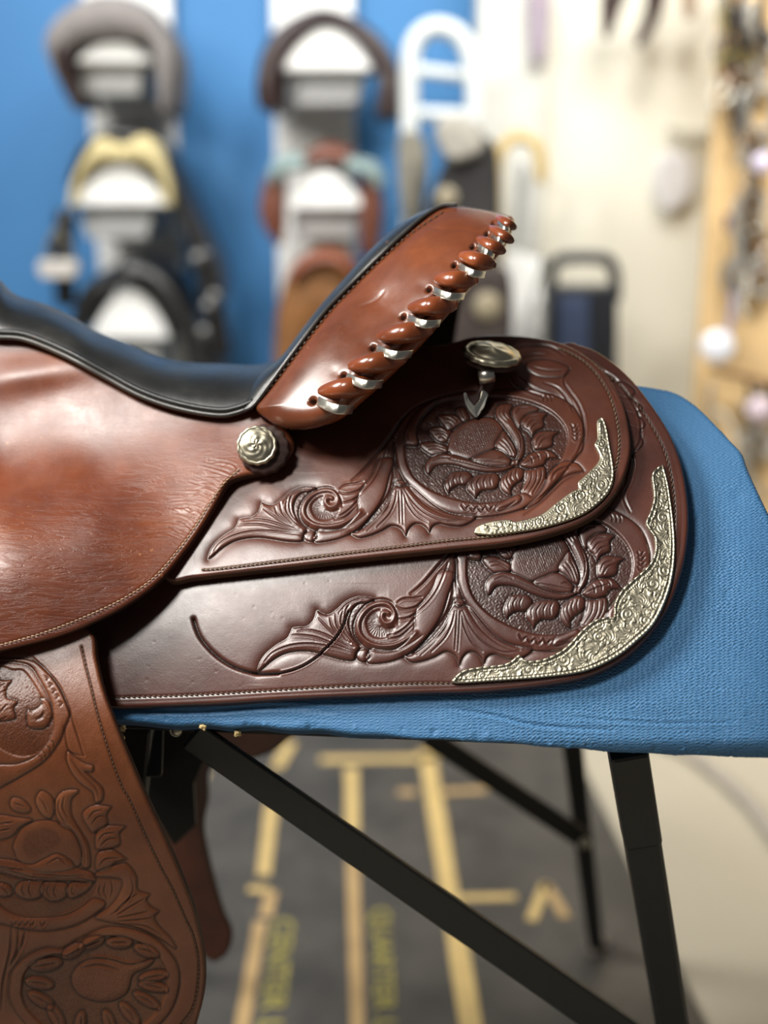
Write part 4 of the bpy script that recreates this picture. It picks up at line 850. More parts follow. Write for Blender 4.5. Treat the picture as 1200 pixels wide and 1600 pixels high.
# near right leg with its telescoping collar
def down(a, b, z):                               # extend a-b to height z
    a, b = Vector(a), Vector(b); t = (z-a.z)/(b.z-a.z); return a+(b-a)*t
la, lb = P(979, 1165, .80), P(1050, 1600, .925)
lj = la+(lb-la)*0.30
bar('leg_collar', la, lj, 0.0262, 0.024, M_STEEL, stand, bev=0.003); bar('leg', lj-(lb-la)*0.05, down(la, lb, 0.012), 0.0252, 0.021, M_STEEL, stand, bev=0.003)
# far right leg
fa, fb = P(893, 1150, 1.30), at_z(931, 1478, 0.02)
bar('leg', fa, fb, 0.0225, 0.02, M_STEELD, stand, bev=0.002)
M_FOOT = plain('grey_rubber_foot', (150, 140, 128), 0.7)
bar('leg_foot', fb+Vector((0, 0, .012)), fb+Vector((0.003, 0, -.0085)), 0.028, 0.03, M_FOOT, stand, bev=0.004)
# near and far left legs
bar('leg', P(215, 1125, .86), down(P(215, 1125, .86), P(160, 1700, 1.0), 0.012), 0.025, 0.022, M_STEEL, stand, bev=0.003)
bar('leg', P(230, 1125, 1.30), down(P(230, 1125, 1.30), P(200, 1500, 1.62), 0.012), 0.02, 0.02, M_STEELD, stand, bev=0.002)
# braces
bar('brace', P(300, 1148, .83), P(1010, 1640, .93), 0.0225, 0.006, M_STEEL, stand, side=Vector((.45, 0, .9)), bev=0.0015, wx2=.029)
bar('brace', P(668, 1150, 1.27), P(912, 1312, 1.345), 0.0225, 0.006, M_STEELD, stand, side=Vector((.5, 0, .85)), bev=0.0015)
# cross frame beneath the pad
bar('frame_rail', P(130, 1108, .86), P(1300, 1150, .795), 0.018, 0.022, M_STEELD, stand, side=Vector((0, 1, 0)))
bar('frame_rail', P(130, 1118, 1.28), P(1240, 1118, 1.26), 0.02, 0.02, M_STEELD, stand, side=Vector((0, 1, 0)))
bar('frame_rail', P(225, 1160, .87), P(235, 1150, 1.26), 0.028, 0.05, M_STEELD, stand, side=Vector((1, 0, 0)))
Yp = .88
prism('frame_plate', [tuple(at_y(x, y, Yp))[::2] for x, y in [(170, 1105), (335, 1120), (318, 1190), (303, 1225), (306, 1290), (272, 1322), (240, 1270), (190, 1180)]], Yp, Yp+.006, M_STEELD, stand, .001)
for px, py, d, r in ((275, 1142, .815, .0045), (913, 1318, 1.325, .007), (931, 1465, 1.67, .009)):
    c = P(px, py, d); bm = bmesh.new(); bmesh.ops.create_uvsphere(bm, u_segments=14, v_segments=8, radius=r)
    for v in bm.verts: v.co = Vector((v.co.x, v.co.y*.6, v.co.z))+c
    bm_obj('bolt', bm, M_BOLT, stand, True)
for px, py, d in ((192, 1138, .795), (190, 1152, .80), (318, 1136, .80), (553, 1145, .79), (372, 1146, .80)):
    c = P(px, py, d); bm = bmesh.new(); bmesh.ops.create_icosphere(bm, subdivisions=2, radius=.0026)
    for v in bm.verts: v.co = v.co*random.uniform(.55, 1.25)+c
    bm_obj('foam_shred', bm, M_FOAM, stand, False)

# ------------------------------------------------------------------ room
def wall_mat(name, rgb, rough=.6, var=.05):
    t = NT(name); v = t.coord(); c = srgb(*rgb); d = tuple(x*(1-var) for x in c[:3])+(1,)
    t.set(Base_Color=t.ramp(t.noise(v, 1.7, 3), [(.3, d), (.7, c)]), Roughness=rough); t.bump(t.noise(v, 160, 3), .08, .002); return t.m
M_BLUE = wall_mat('blue_wall_paint', (62, 124, 178)); M_WHITE = wall_mat('cream_wall_paint', (232, 229, 214))
M_CORN = wall_mat('corner_post_paint', (206, 206, 198)); M_CONC = wall_mat('concrete_floor', (196, 188, 168), .5, .12)
def mat_rubber():
    t = NT('rubber_mat'); v = t.coord()
    t.set(Base_Color=t.ramp(t.noise(v, 9, 5, .6), [(.3, srgb(66, 64, 60)), (.7, srgb(92, 88, 82))]), Roughness=.5); t.bump(t.noise(v, 250, 3), .3, .002); return t.m
YB = 3.2
box('floor', (-2.6, -0.6, -0.03), (3.2, YB+.1, 0), M_CONC)['kind'] = 'structure'
box('wall_back', (-2.6, YB, -0.03), (at_y(748, 100, YB).x, YB+.08, 2.7), M_BLUE)['kind'] = 'structure'
YW = 3.05; xw = at_y(748, 100, YW).x
box('wall_right', (xw, YW, -0.03), (3.2, YW+.23, 2.7), M_WHITE)['kind'] = 'structure'
box('trim_1', (xw-.004, YW-.035, 0), (xw+.165, YW-.0005, 2.7), M_CORN, None, .006)['kind'] = 'structure'
box('baseboard_right', (xw+.17, YW-.016, 0), (2.9, YW-.0005, .11), M_CORN, None, .003)['kind'] = 'structure'
mr = [at_z(905, 1190), at_z(1112, 1625)]; mx = lambda y: mr[0].x+(mr[1].x-mr[0].x)*(y-mr[0].y)/(mr[1].y-mr[0].y)
bm = bmesh.new(); ps = [(-1.6, .3), (mx(.3), .3), (mx(2.75), 2.75), (-1.6, 2.75)]
lo = [bm.verts.new((x, y, .0005)) for x, y in ps]; hi = [bm.verts.new((x, y, .009)) for x, y in ps]
bm.faces.new(hi)
for i in range(4): bm.faces.new((lo[i], lo[(i+1) % 4], hi[(i+1) % 4], hi[i]))
bmesh.ops.recalc_face_normals(bm, faces=bm.faces); bmesh.ops.bevel(bm, geom=[e for e in bm.edges if e.verts[0].co.z > .005 and e.verts[1].co.z > .005], offset=.003, segments=2, affect='EDGES')
tag(bm_obj('rubber_mat', bm, mat_rubber()), 'dark grey rubber floor mat marked out with yellow tape, under the stand', 'mat')
# tape marks on the mat
M_TAPE = plain('masking_tape', (214, 186, 124), .6, var=.08, bump=.1); M_TAPE2 = plain('aged_tape', (190, 160, 112), .6, var=.1, bump=.1)
ZT = .0096
def strip(name, a, b, wpx, mat, label=None, group=None, parent=None, w=None):
    A, B = at_z(*a, ZT), at_z(*b, ZT)
    if w is None:
        mid = (A+B)/2; w = wpx*(mid.y*cp+(CAMZ-ZT)*sp)/FPX
    w *= .8
    t = (B-A).normalized(); s = Vector((-t.y, t.x, 0))*w/2; bm = bmesh.new()
    up = Vector((0, 0, .0008)); n = 10; rows = []
    for i in range(n+1):
        c = A+(B-A)*i/n; j = random.uniform(.94, 1.04); rows.append([bm.verts.new(c-s*j), bm.verts.new(c-s*j+up), bm.verts.new(c+s*j+up), bm.verts.new(c+s*j)])
    for i in range(n):
        for k in range(3): bm.faces.new((rows[i][k], rows[i][k+1], rows[i+1][k+1], rows[i+1][k]))
    bm.faces.new(rows[0]); bm.faces.new(rows[-1][::-1]); bmesh.ops.recalc_face_normals(bm, faces=bm.faces)
    o = bm_obj(name, bm, mat, parent)
    if label: tag(o, label, 'tape', group or 'tape lines on the rubber mat')
    return o
strip('tape_strip', (666, 1172), (742, 1640), 36, M_TAPE, 'wide yellow tape strip running toward the viewer, right of the lettering')
strip('tape_strip', (500, 1187), (684, 1185), 24, M_TAPE, 'yellow tape strip across the far end of the mat, directly under the blue pad')
strip('tape_strip', (549, 1200), (551, 1300), 26, M_TAPE, 'middle tape strip, far length reaching the crossing strip')
strip('tape_strip', (551, 1345), (560, 1640), 27, M_TAPE2, 'brownish tape strip running along the left side of the QUARTER lettering')
strip('tape_strip', (622, 1238), (650, 1238), 22, M_TAPE2, 'short tape stub crossing left of the wide strip, below the far crossing strip')
strip('tape_strip', (684, 1238), (760, 1234), 20, M_TAPE2, 'short tape dash right of the wide strip, nearest the far crossing strip')
strip('tape_strip', (716, 1403), (806, 1401), 21, M_TAPE, 'short tape dash between the wide strip and the V mark')
strip('tape_strip', (425, 1255), (412, 1368), 26, M_TAPE, 'left tape strip, far length above the left crossing stub')
strip('tape_strip', (388, 1389), (422, 1391), 20, M_TAPE, 'short stub of tape crossing the left tape line')
strip('tape_strip', (424, 1393), (416, 1432), 26, M_TAPE2, 'short yellow tape piece just above the CENTER lettering')
strip('tape_strip', (407, 1440), (372, 1640), 28, M_TAPE2, 'brownish tape strip running along the left side of the CENTER lettering')
strip('tape_strip', (318, 1205), (300, 1245), 24, M_TAPE, 'tape patch seen between the far fender and the brace')
strip('tape_strip', (455, 1160), (432, 1200), 24, M_TAPE, 'slanting tape piece under the pad right of the brace end')
strip('tape_strip', (283, 1325), (270, 1362), 22, M_TAPE, 'tape patch seen between the near and far fenders')
V0 = at_z(850, 1390, ZT); v = empty('tape_letter', V0, 'letter V made of two short yellow tape pieces beside the far leg', 'letter')
strip('tape_piece', (853, 1380), (830, 1438), 21, M_TAPE, parent=v); strip('tape_piece', (853, 1382), (884, 1434), 22, M_TAPE2, parent=v)
M_PAINT = plain('olive_lettering', (168, 158, 84), .6, var=.1)
def floor_text(s, a, b, hpx, label):
    A, B = at_z(*a, ZT), at_z(*b, ZT); L = (B-A).length
    cu = bpy.data.curves.new('t', 'FONT'); cu.body = s; cu.size = 1; cu.extrude = .004; cu.offset = .012
    tmp = bpy.data.objects.new('t', cu); COL.objects.link(tmp); bpy.context.view_layer.update()
    me = bpy.data.meshes.new_from_object(tmp.evaluated_get(bpy.context.evaluated_depsgraph_get())); bpy.data.objects.remove(tmp)
    co_ = np.zeros(len(me.vertices)*3); me.vertices.foreach_get('co', co_); co_ = co_.reshape(-1, 3); mn, mxx = co_.min(0), co_.max(0)
    t = (B-A)/L; sd = Vector((-t.y, t.x, 0)); h = hpx*(((A+B)/2).y*cp+(CAMZ-ZT)*sp)/FPX
    out = []
    for c in co_:
        u = (c[0]-mn[0])/(mxx[0]-mn[0])*L; q = ((c[1]-mn[1])/(mxx[1]-mn[1])-.5)*h; out.append(A+t*u+sd*q+Vector((0, 0, .0003+.0006*(c[2] > 0))))
    me.vertices.foreach_set('co', np.array([tuple(p) for p in out], np.float32).ravel()); me.update()
    o = link('floor_lettering', me, M_PAINT, None, False); tag(o, label, 'lettering'); return o
floor_text('QUARTER LINE', (592, 1420), (602, 1680), 40, 'olive painted words QUARTER LINE on the mat')
floor_text('CENTER LINE', (444, 1436), (412, 1690), 38, 'olive painted words CENTER LINE on the mat')
M_FLOORTUBE = plain('grey_hose', (176, 168, 156), .6)
hp = [at_z(x, y, .014) for x, y in [(1020, 1150), (1075, 1175), (1130, 1215), (1175, 1258), (1215, 1310), (1260, 1390)]]
tag(tube('floor_hose', hp, .013, M_FLOORTUBE, None, 12), 'pale grey tube curving over the concrete floor at the right', 'hose')  # grey strip on the floor, modelled as a tube
# ------------------------------------------------------------------ wall saddle racks
M_RACK = plain('white_rack_enamel', (242, 242, 238), .45, var=.03); M_RACKG = plain('rack_grey_shade', (206, 208, 208), .5, var=.03)
def wx(px, py, Y): return at_y(px, py, Y)
def post(px0, px1, py0, py1, Y=YB-.01, depth=.04, label=None, name='rack_post'):
    a, b = wx(px0, py1, Y), wx(px1, py0, Y)
    o = box(name, (a.x, Y-depth, a.z), (b.x, Y, b.z), M_RACK, None, .004); tag(o, label, 'rack post', 'white rack posts on the blue wall'); return o
def bracket(cx, top, bot, half, necky, neckhalf, label, Y=YB-.055, proud=.30):
    """enamel saddle bracket: arched hood standing out of the wall on a tapering neck"""
    base = wx(cx, (top+bot)/2, Y); r = empty('saddle_rack', base, label, 'saddle rack', 'white saddle racks on the blue wall')
    yf = Y-proud
    arc = [(cx-half+2*half*i/16, bot-(bot-top)*(math.sin(math.pi*i/16))**.75) for i in range(17)]
    f = [tuple(wx(x, y, yf))[::2] for x, y in arc]
    prism('hood', f, yf, yf+.20, M_RACK, r, .006)
    nk = [(cx-half*.82, bot+2), (cx+half*.82, bot+2), (cx+neckhalf, necky), (cx-neckhalf, necky)]
    prism('neck', [tuple(wx(x, y, yf+.10))[::2] for x, y in nk], yf+.06, Y, M_RACKG, r, .005)
    return r
post(440, 552, -60, 600, label='right white rack post, half way across the blue wall')
post(170, 268, -60, 600, label='left white rack post, nearest the left edge of the blue wall')
bracket(512, 44, 110, 72, 165, 46, 'top white rack of the right post, under the dark brown saddle')
bracket(510, 268, 326, 60, 372, 46, 'lower white rack of the right post, under the small brown saddle')
bracket(178, 64, 98, 60, 150, 46, 'top white rack of the left post, under the grey saddle')
bracket(188, 258, 322, 72, 372, 46, 'middle white rack of the left post, under the cream lined saddle')
bracket(203, 455, 530, 62, 600, 46, 'lowest white rack of the left post, under the black saddle')
# draped saddles on the racks
def drape(name, outer, innr, Y0, Y1, mat, parent, bev=.02):
    """thick arched skin: outer and inner outlines in pixels at Y0, running back to Y1, edges rounded"""
    poly = [tuple(wx(x, y, Y0))[::2] for x, y in list(cat(outer, 6))+list(cat(innr, 6))[::-1]]
    bm = bmesh.new(); n = len(poly); layers = []
    cx = sum(p[0] for p in poly)/n; cz = sum(p[1] for p in poly)/n; m = 7
    mid = len(poly)//2
    for k in range(m):
        t = k/(m-1); y = Y0+(Y1-Y0)*t; s = .0 if k in (0, m-1) else .0
        e = .012*(1-math.sin(math.pi*min(1, max(0, t)))**.4)
        row = []
        for i, (x, z) in enumerate(poly):
            j = n-1-i; ox, oz = poly[j]; dx, dz = ox-x, oz-z; L = math.hypot(dx, dz)+1e-6; q = min(e, L*.35)
            row.append(bm.verts.new((x+dx/L*q, y, z+dz/L*q+.012*math.sin(math.pi*t))))
        layers.append(row)
    for k in range(m-1):
        for i in range(n): bm.faces.new((layers[k][i], layers[k][(i+1) % n], layers[k+1][(i+1) % n], layers[k+1][i]))
    for row, s in ((layers[0], 1), (layers[-1], -1)):
        for i in range(n//2-1):
            a = (row[i], row[i+1], row[n-2-i], row[n-1-i])
            if len(set(a)) == 4: bm.faces.new(a if s > 0 else a[::-1])
    bmesh.ops.recalc_face_normals(bm, faces=bm.faces)
    return bm_obj(name, bm, mat, parent, True)
YF = YB-.36
M_GRYS = plain('grey_suede', (128, 122, 118), .8, var=.12, bump=.2); M_DKB = plain('dark_brown_leather', (44, 26, 22), .45, var=.2, coat=.2)
M_TAN = plain('tan_leather', (106, 60, 42), .45, var=.2, coat=.2); M_CREAM = plain('cream_fleece', (206, 190, 140), .9, var=.1, bump=.5, nscale=60)
M_BLK = plain('black_saddle_leather', (24, 23, 22), .4, var=.2, coat=.3); M_GRB = plain('grey_flap_felt', (128, 146, 144), .8); M_OCH = plain('ochre_suede', (128, 84, 40), .7, var=.25)
def th(name, label, cat_='saddle', px=200, py=100, Y=YF, group=None): return empty(name, wx(px, py, Y), label, cat_, group)
s1 = th('english_saddle', 'grey suede saddle on the top left rack, its long flap hanging to the left', px=170, py=40)
drape('seat_flap', [(112, 170), (80, 120), (62, 60), (90, 15), (150, -12), (215, 2), (258, 50), (272, 100), (262, 175)], [(122, 175), (112, 125), (114, 84), (128, 72), (160, 68), (200, 68), (230, 78), (238, 120), (244, 178)], YF-.02, YB-.1, M_GRYS, s1)
drape('panel_lining', [(122, 172), (96, 150), (80, 110), (76, 82), (84, 62)], [(124, 176), (114, 140), (110, 110), (112, 92), (116, 80)], YF-.03, YF+.1, M_DKB, s1)
s2 = th('english_saddle', 'cream lined saddle on the middle left rack, with black straps hanging at both sides', px=180, py=230)
drape('fleece_lining', [(100, 325), (104, 290), (128, 240), (150, 215), (185, 228), (215, 212), (245, 232), (266, 285), (270, 325)], [(122, 320), (126, 290), (144, 268), (165, 262), (188, 258), (210, 262), (232, 268), (248, 290), (252, 320)], YF-.02, YB-.12, M_CREAM, s2)
drape('seat_flap', [(100, 290), (118, 236), (150, 206), (190, 198), (240, 215), (275, 270), (300, 330), (340, 420), (345, 480)], [(108, 288), (130, 240), (158, 222), (190, 226), (228, 232), (256, 280), (270, 330), (300, 420), (318, 480)], YF+.02, YB-.08, M_BLK, s2)
s2b = drape('stirrup_strap', [(84, 335), (80, 400), (84, 480)], [(116, 335), (112, 400), (116, 480)], YF+.02, YF+.06, M_BLK, s2)
st_ = empty('stirrup_iron', wx(92, 420, YF), 'pale padded stirrup tread hanging left of the middle left saddle', 'stirrup')
prism('tread', [tuple(wx(x, y, YF))[::2] for x, y in [(66, 406), (122, 406), (126, 420), (118, 434), (70, 434), (62, 420)]], YF-.03, YF+.01, plain('pale_tread', (196, 190, 182), .6), st_, .006)
prism('iron_arch', [tuple(wx(x, y, YF))[::2] for x, y in [(70, 408), (78, 372), (92, 352), (106, 372), (118, 408), (110, 408), (102, 376), (92, 364), (84, 376), (78, 408)]], YF-.02, YF, M_BOLT, st_, .002)
s3 = th('english_saddle', 'black saddle on the lowest left rack, just above the brown saddle seat', px=200, py=430)
drape('seat_flap', [(96, 520), (120, 455), (165, 425), (205, 405), (250, 425), (285, 470), (320, 540), (345, 600)], [(128, 525), (148, 475), (172, 455), (200, 445), (232, 460), (262, 500), (280, 545), (290, 600)], YF-.02, YB-.1, M_BLK, s3)
drape('girth_strap', [(296, 400), (310, 470), (330, 560)], [(330, 395), (345, 465), (360, 560)], YF, YF+.04, M_BLK, s3)
for px, py in ((308, 405), (335, 465), (318, 520), (325, 480)):
    c = wx(px, py, YF-.01); bm = bmesh.new(); bmesh.ops.create_uvsphere(bm, u_segments=14, v_segments=8, radius=.016)
    for v_ in bm.verts: v_.co = Vector((v_.co.x, v_.co.y*.4, v_.co.z))+c
    bm_obj('buckle', bm, plain('dull_buckle', (120, 120, 118), .35, .8), s3, True)
s4 = th('english_saddle', 'dark brown saddle on the top right rack', px=510, py=40)
drape('seat_flap', [(398, 170), (394, 130), (406, 76), (438, 36), (500, 10), (565, 32), (606, 70), (632, 130), (626, 185)], [(438, 172), (440, 140), (444, 112), (468, 70), (510, 42), (550, 66), (584, 110), (588, 140), (584, 180)], YF-.01, YB-.1, M_DKB, s4)
s5 = th('english_saddle', 'small reddish brown saddle with grey flaps on the lower right rack', px=510, py=240)
drape('seat_flap', [(470, 262), (480, 238), (510, 226), (545, 236), (562, 262)], [(474, 270), (490, 264), (512, 262), (536, 264), (556, 270)], YF-.01, YB-.1, M_TAN, s5)
drape('stirrup_fender', [(412, 280), (402, 330), (412, 365), (430, 385)], [(446, 285), (444, 330), (444, 360), (440, 384)], YF-.01, YF+.1, M_TAN, s5)
drape('stirrup_fender', [(562, 285), (560, 340), (562, 400)], [(596, 285), (600, 340), (592, 400)], YF-.01, YF+.1, M_TAN, s5)
drape('flap_pad', [(416, 280), (424, 258), (450, 246), (474, 250)], [(432, 290), (444, 276), (460, 270), (476, 272)], YF-.03, YF+.08, M_GRB, s5)
drape('flap_pad', [(540, 250), (566, 254), (590, 262), (604, 288)], [(540, 272), (560, 276), (574, 284), (584, 296)], YF-.03, YF+.08, M_GRB, s5)
s6 = th('english_saddle', 'rust and ochre suede saddle below the small brown saddle', px=500, py=450)
drape('seat_flap', [(424, 600), (428, 500), (450, 430), (500, 402), (545, 412), (570, 470), (575, 600)], [(488, 600), (490, 560), (494, 545), (505, 535), (516, 540), (524, 555), (528, 600)], YF-.01, YB-.1, M_OCH, s6)
drape('cantle_roll', [(450, 432), (470, 410), (505, 396), (540, 404), (556, 425)], [(456, 450), (476, 430), (505, 418), (532, 426), (548, 444)], YF-.04, YF+.06, plain('rust_leather', (124, 66, 38), .45), s6)
# white tube rack (hand-truck shaped) with dark bags in front
YT = 2.75
M_TUBE = plain('pale_grey_enamel', (206, 210, 208), .45, var=.03)
tr = empty('tube_rack', wx(690, 300, YT), 'white bent tube rack standing against the blue wall', 'rack')
arc = [(640, 330), (640, 200), (640, 120), (646, 70), (668, 46), (695, 44), (720, 58), (736, 92), (742, 150), (742, 220), (742, 330)]
tube('tube_frame', [wx(x, y, YT) for x, y in cat(arc, 6)], .0205, M_TUBE, tr, 14)
tube('rung', [wx(642, 108, YT), wx(738, 120, YT)], .013, M_TUBE, tr, 10); tube('rung', [wx(642, 176, YT), wx(742, 180, YT)], .013, M_TUBE, tr, 10)
tube('upright', [wx(642, 320, YT), Vector((wx(642, 320, YT).x, YT, 0.02))], .02, M_TUBE, tr, 10); tube('upright', [wx(742, 320, YT), Vector((wx(742, 320, YT).x, YT, 0.02))], .02, M_TUBE, tr, 10)
M_BAG = plain('charcoal_cloth', (40, 38, 38), .8, var=.3, bump=.4, nscale=20); M_BAG2 = plain('brown_black_cloth', (56, 46, 42), .8, var=.3)
def blob(name, pts, Y0, Y1, mat, label, cat_, group=None, parent=None, bev=.015):
    o = prism(name, [tuple(wx(x, y, Y0))[::2] for x, y in cat(pts, 5, True)], Y0, Y1, mat, parent, bev, True, seg=4)
    if label: tag(o, label, cat_, group)
    return o
blob('horse_blanket', [(705, 238), (740, 212), (775, 225), (782, 300), (780, 420), (785, 560), (690, 560), (640, 560), (655, 440), (668, 330)], 2.60, 2.728, M_BAG, 'charcoal folded horse blanket bundle hanging on the white tube rack', 'blanket')
blob('halter_bundle', [(622, 220), (650, 205), (668, 240), (664, 320), (650, 400), (628, 330)], 2.66, 2.728, plain('grey_rope', (120, 116, 104), .8, var=.3, bump=.4), 'grey rope halter bundle at the left side of the white tube rack', 'halter')
blob('halter_bundle', [(680, 195), (720, 178), (755, 200), (750, 240), (700, 250)], 2.565, 2.60, plain('pale_rope', (160, 156, 146), .8, var=.3, bump=.4), 'pale rope halter lying on top of the charcoal blanket', 'halter')
blob('grain_bag', [(770, 420), (800, 440), (800, 600), (800, 1045), (645, 1045), (642, 600), (648, 480), (690, 425)], 2.34, 2.46, M_BAG2, 'dark brown cloth bag below the charcoal blanket', 'bag')
for px, py, r, lb in ((698, 308, 16, 'pale round tag on the charcoal blanket, the upper one'), (762, 478, 20, 'pale round tag on the dark brown bag, the lower one')):
    o = disc('round_tag', wx(px, py, 2.598 if r == 16 else 2.338), Vector((1, 0, 0)), Vector((0, 0, 1)), r*2.5/FPX, .006, plain('brass_tag', (150, 140, 116), .5), None, 0, [(0, 1), (.9, 1), (1, .6), (1, -1)]); tag(o, lb, 'tag')
# beige bent cane, grey wrap, white box
M_BEI = plain('bamboo_cane', (196, 172, 116), .5, var=.1)
tag(tube('walking_cane', [wx(x, y, 2.80) for x, y in cat([(780, 980), (778, 560), (776, 430), (776, 300), (778, 250), (792, 222), (815, 214), (838, 228), (845, 262), (842, 285)], 6)], .015, M_BEI, None, 12), 'beige bamboo cane with a hooked handle leaning by the wall corner', 'cane')
blob('grey_wrap', [(812, 250), (834, 262), (838, 300), (836, 395), (822, 402), (806, 395), (806, 300)], 2.74, 2.77, plain('grey_polythene', (186, 186, 180), .5), 'grey wrap roll hanging beside the bamboo cane', 'wrap')
blob('white_board', [(786, 408), (846, 408), (848, 420), (848, 600), (848, 990), (786, 990), (786, 600)], 2.72, 2.75, M_RACK, 'white board standing under the grey wrap', 'board', bev=.006)
# black case with a carrying handle
cs = empty('black_case', wx(910, 560, 2.6), 'black plastic case with a carrying handle against the cream wall', 'case')
oo_ = [(857, 640), (857, 430), (862, 408), (880, 398), (940, 398), (958, 408), (966, 430), (966, 640)]
prism('case_shell', [tuple(wx(x, y, 2.6))[::2] for x, y in [(857, 1024), (857, 448), (966, 448), (966, 1024)]], 2.6, 2.7, plain('black_plastic', (28, 30, 34), .4), cs, .01)
tube('case_handle', [wx(x, y, 2.63) for x, y in cat([(862, 470), (862, 430), (868, 412), (884, 403), (938, 403), (954, 412), (961, 430), (961, 470)], 5)], .0135, plain('black_grip', (34, 36, 36), .5), cs, 12)
prism('case_panel', [tuple(wx(x, y, 2.595))[::2] for x, y in [(872, 1000), (872, 462), (920, 462), (920, 1000)]], 2.59, 2.6, plain('slate_panel', (52, 62, 84), .4), cs, .004)
# things on the cream wall
blob('plastic_pouch', [(1022, 262), (1036, 240), (1060, 236), (1084, 250), (1086, 300), (1070, 322), (1044, 334), (1026, 310)], 3.0, 3.03, plain('grey_pouch', (208, 206, 206), .6), 'light grey plastic pouch pinned on the cream wall', 'pouch')
blob('wall_bracket', [(1050, 198), (1080, 203), (1112, 202), (1112, 214), (1080, 216), (1052, 208)], 2.99, 3.03, plain('grey_metal_bracket', (190, 186, 170), .5), 'grey strip standing for a shadow above the plastic pouch', 'shadow strip', bev=.004)  # flat piece standing in for a faint shadow stripe on the wall
blob('ribbon', [(828, -30), (860, -30), (858, 60), (846, 98), (832, 90), (826, 40)], 2.98, 3.0, plain('mauve_ribbon', (150, 138, 150), .7), 'mauve ribbon hanging by the corner of the cream wall', 'ribbon', bev=.004)
for pts, lb in (([(945, -30), (985, -30), (968, 20), (952, 58), (942, 40)], 'dark brown pointed strap hanging on the cream wall, left one'), ([(1015, -30), (1046, -30), (1030, 30), (1006, 70), (996, 60), (1010, 20)], 'dark brown pointed strap hanging on the cream wall, middle one'), ([(1066, -30), (1092, -30), (1088, 15), (1078, 30), (1070, 10)], 'faded narrow strap hanging on the cream wall, nearest the pegboard')):
    blob('leather_strap', pts, 2.9, 2.93, M_DKB if 'faded' not in lb else plain('faded_strap', (170, 150, 130), .7), lb, 'strap', 'straps on the cream wall', bev=.004)
# pegboard with tack
YP = 2.55; M_PEG = plain('pegboard_wood', (214, 182, 132), .6, var=.12, bump=.2, nscale=8)
pb = box('pegboard', (wx(1108, 300, YP).x, YP, .25), (wx(1108, 300, YP).x+.9, YP+.03, 1.9), M_PEG, None, .004); tag(pb, 'tan wooden pegboard crowded with tack at the right', 'pegboard')
MT = [plain('bit_steel', (186, 184, 176), .35, .9), plain('dark_strap', (40, 34, 30), .6), plain('grey_cord', (142, 138, 130), .7), plain('olive_cord', (120, 112, 60), .7), plain('lilac_cord', (150, 144, 170), .7), plain('cream_cord', (222, 214, 196), .7), plain('purple_cord', (76, 50, 86), .7), plain('brown_cord', (120, 84, 52), .7)]
def ring(name, px, py, r, rr, mat, label, squash=1.0, cat_='bit'):
    c = wx(px, py, YP-.02); pts = [c+Vector((math.cos(t)*r, 0, math.sin(t)*r*squash)) for t in np.linspace(0, 2*math.pi, 25)]
    tag(tube(name, pts, rr, mat, None, 8), label, cat_, 'bits hanging on the pegboard')
    if squash > 1.2: pass
def hang(name, pts, wd, mat, label, cat_, off=.03):
    tag(tube(name, [wx(x, y, YP-off) for x, y in cat(pts, 5)], wd, mat, None, 8, .6), label, cat_, 'straps hanging on the pegboard')
hang('bridle_strap', [(1133, -20), (1140, 30), (1138, 70), (1150, 90)], .012, MT[1], 'black bridle strap at the top left corner of the pegboard', 'strap', .045)
hang('bridle_strap', [(1160, -20), (1155, 40), (1165, 80)], .016, MT[1], 'second black bridle strap from the left, at the top of the pegboard', 'strap', .06)
hang('bridle_strap', [(1195, -20), (1188, 30), (1200, 70)], .014, MT[1], 'black bridle strap at the top right of the frame', 'strap', .045)
hang('rope_loop', [(1130, 5), (1128, 30), (1134, 50)], .008, MT[3], 'olive cord loop at the top edge of the pegboard', 'cord', .07)
hang('bit_shank', [(1172, 10), (1168, 40), (1178, 66)], .012, MT[0], 'thick steel bit shank at the top of the pegboard', 'bit', .085)
ring('bit_ring', 1190, 70, .022, .007, MT[0], 'steel ring bit below the top right black strap', 1.3)
hang('rope_loop', [(1120, 100), (1135, 88), (1155, 85), (1180, 100)], .010, MT[3], 'olive braided cord running across below the top straps', 'cord', .05)
ring('bit_ring', 1165, 130, .026, .006, MT[2], 'grey ring bit under the olive braided cord')
ring('bit_ring', 1140, 125, .018, .006, MT[7], 'small brown ring left of the grey ring bit')
ring('bit_ring', 1190, 172, .030, .008, MT[2], 'large grey ring bit at a third of the pegboard height', 1.4)
hang('bit_shank', [(1160, 150), (1150, 190), (1160, 225), (1155, 260)], .009, MT[2], 'grey curved bit shank left of the large grey ring', 'bit', .03)
hang('bit_shank', [(1120, 120), (1112, 150), (1118, 175)], .007, MT[5], 'cream cord drooping past the left pegboard edge', 'cord', .03)
hang('bridle_strap', [(1186, 215), (1178, 250), (1184, 285), (1176, 320)], .012, MT[1], 'dark strap curling past the pale tag', 'strap', .05)
hang('bit_shank', [(1165, 235), (1168, 280), (1160, 310)], .009, MT[2], 'grey bit shank beside the dark curling strap', 'bit', .03)
hang('bit_shank', [(1195, 300), (1190, 330), (1200, 360)], .009, MT[5], 'cream bit shank at the right frame edge', 'bit', .03)
hang('bridle_strap', [(1172, 330), (1174, 370), (1168, 400)], .008, MT[1], 'short dark strap beside the grey webbing strap', 'strap', .04)
hang('webbing_strap', [(1152, 310), (1150, 360), (1156, 400), (1148, 440)], .014, MT[2], 'broad grey webbing strap down the middle of the pegboard', 'strap', .06)
hang('webbing_strap', [(1137, 335), (1136, 360)], .009, MT[6], 'short purple webbing strap left of the grey webbing', 'strap', .06)
ring('bit_ring', 1178, 410, .028, .007, MT[7], 'brown ring bit below the grey webbing strap', 1.2)
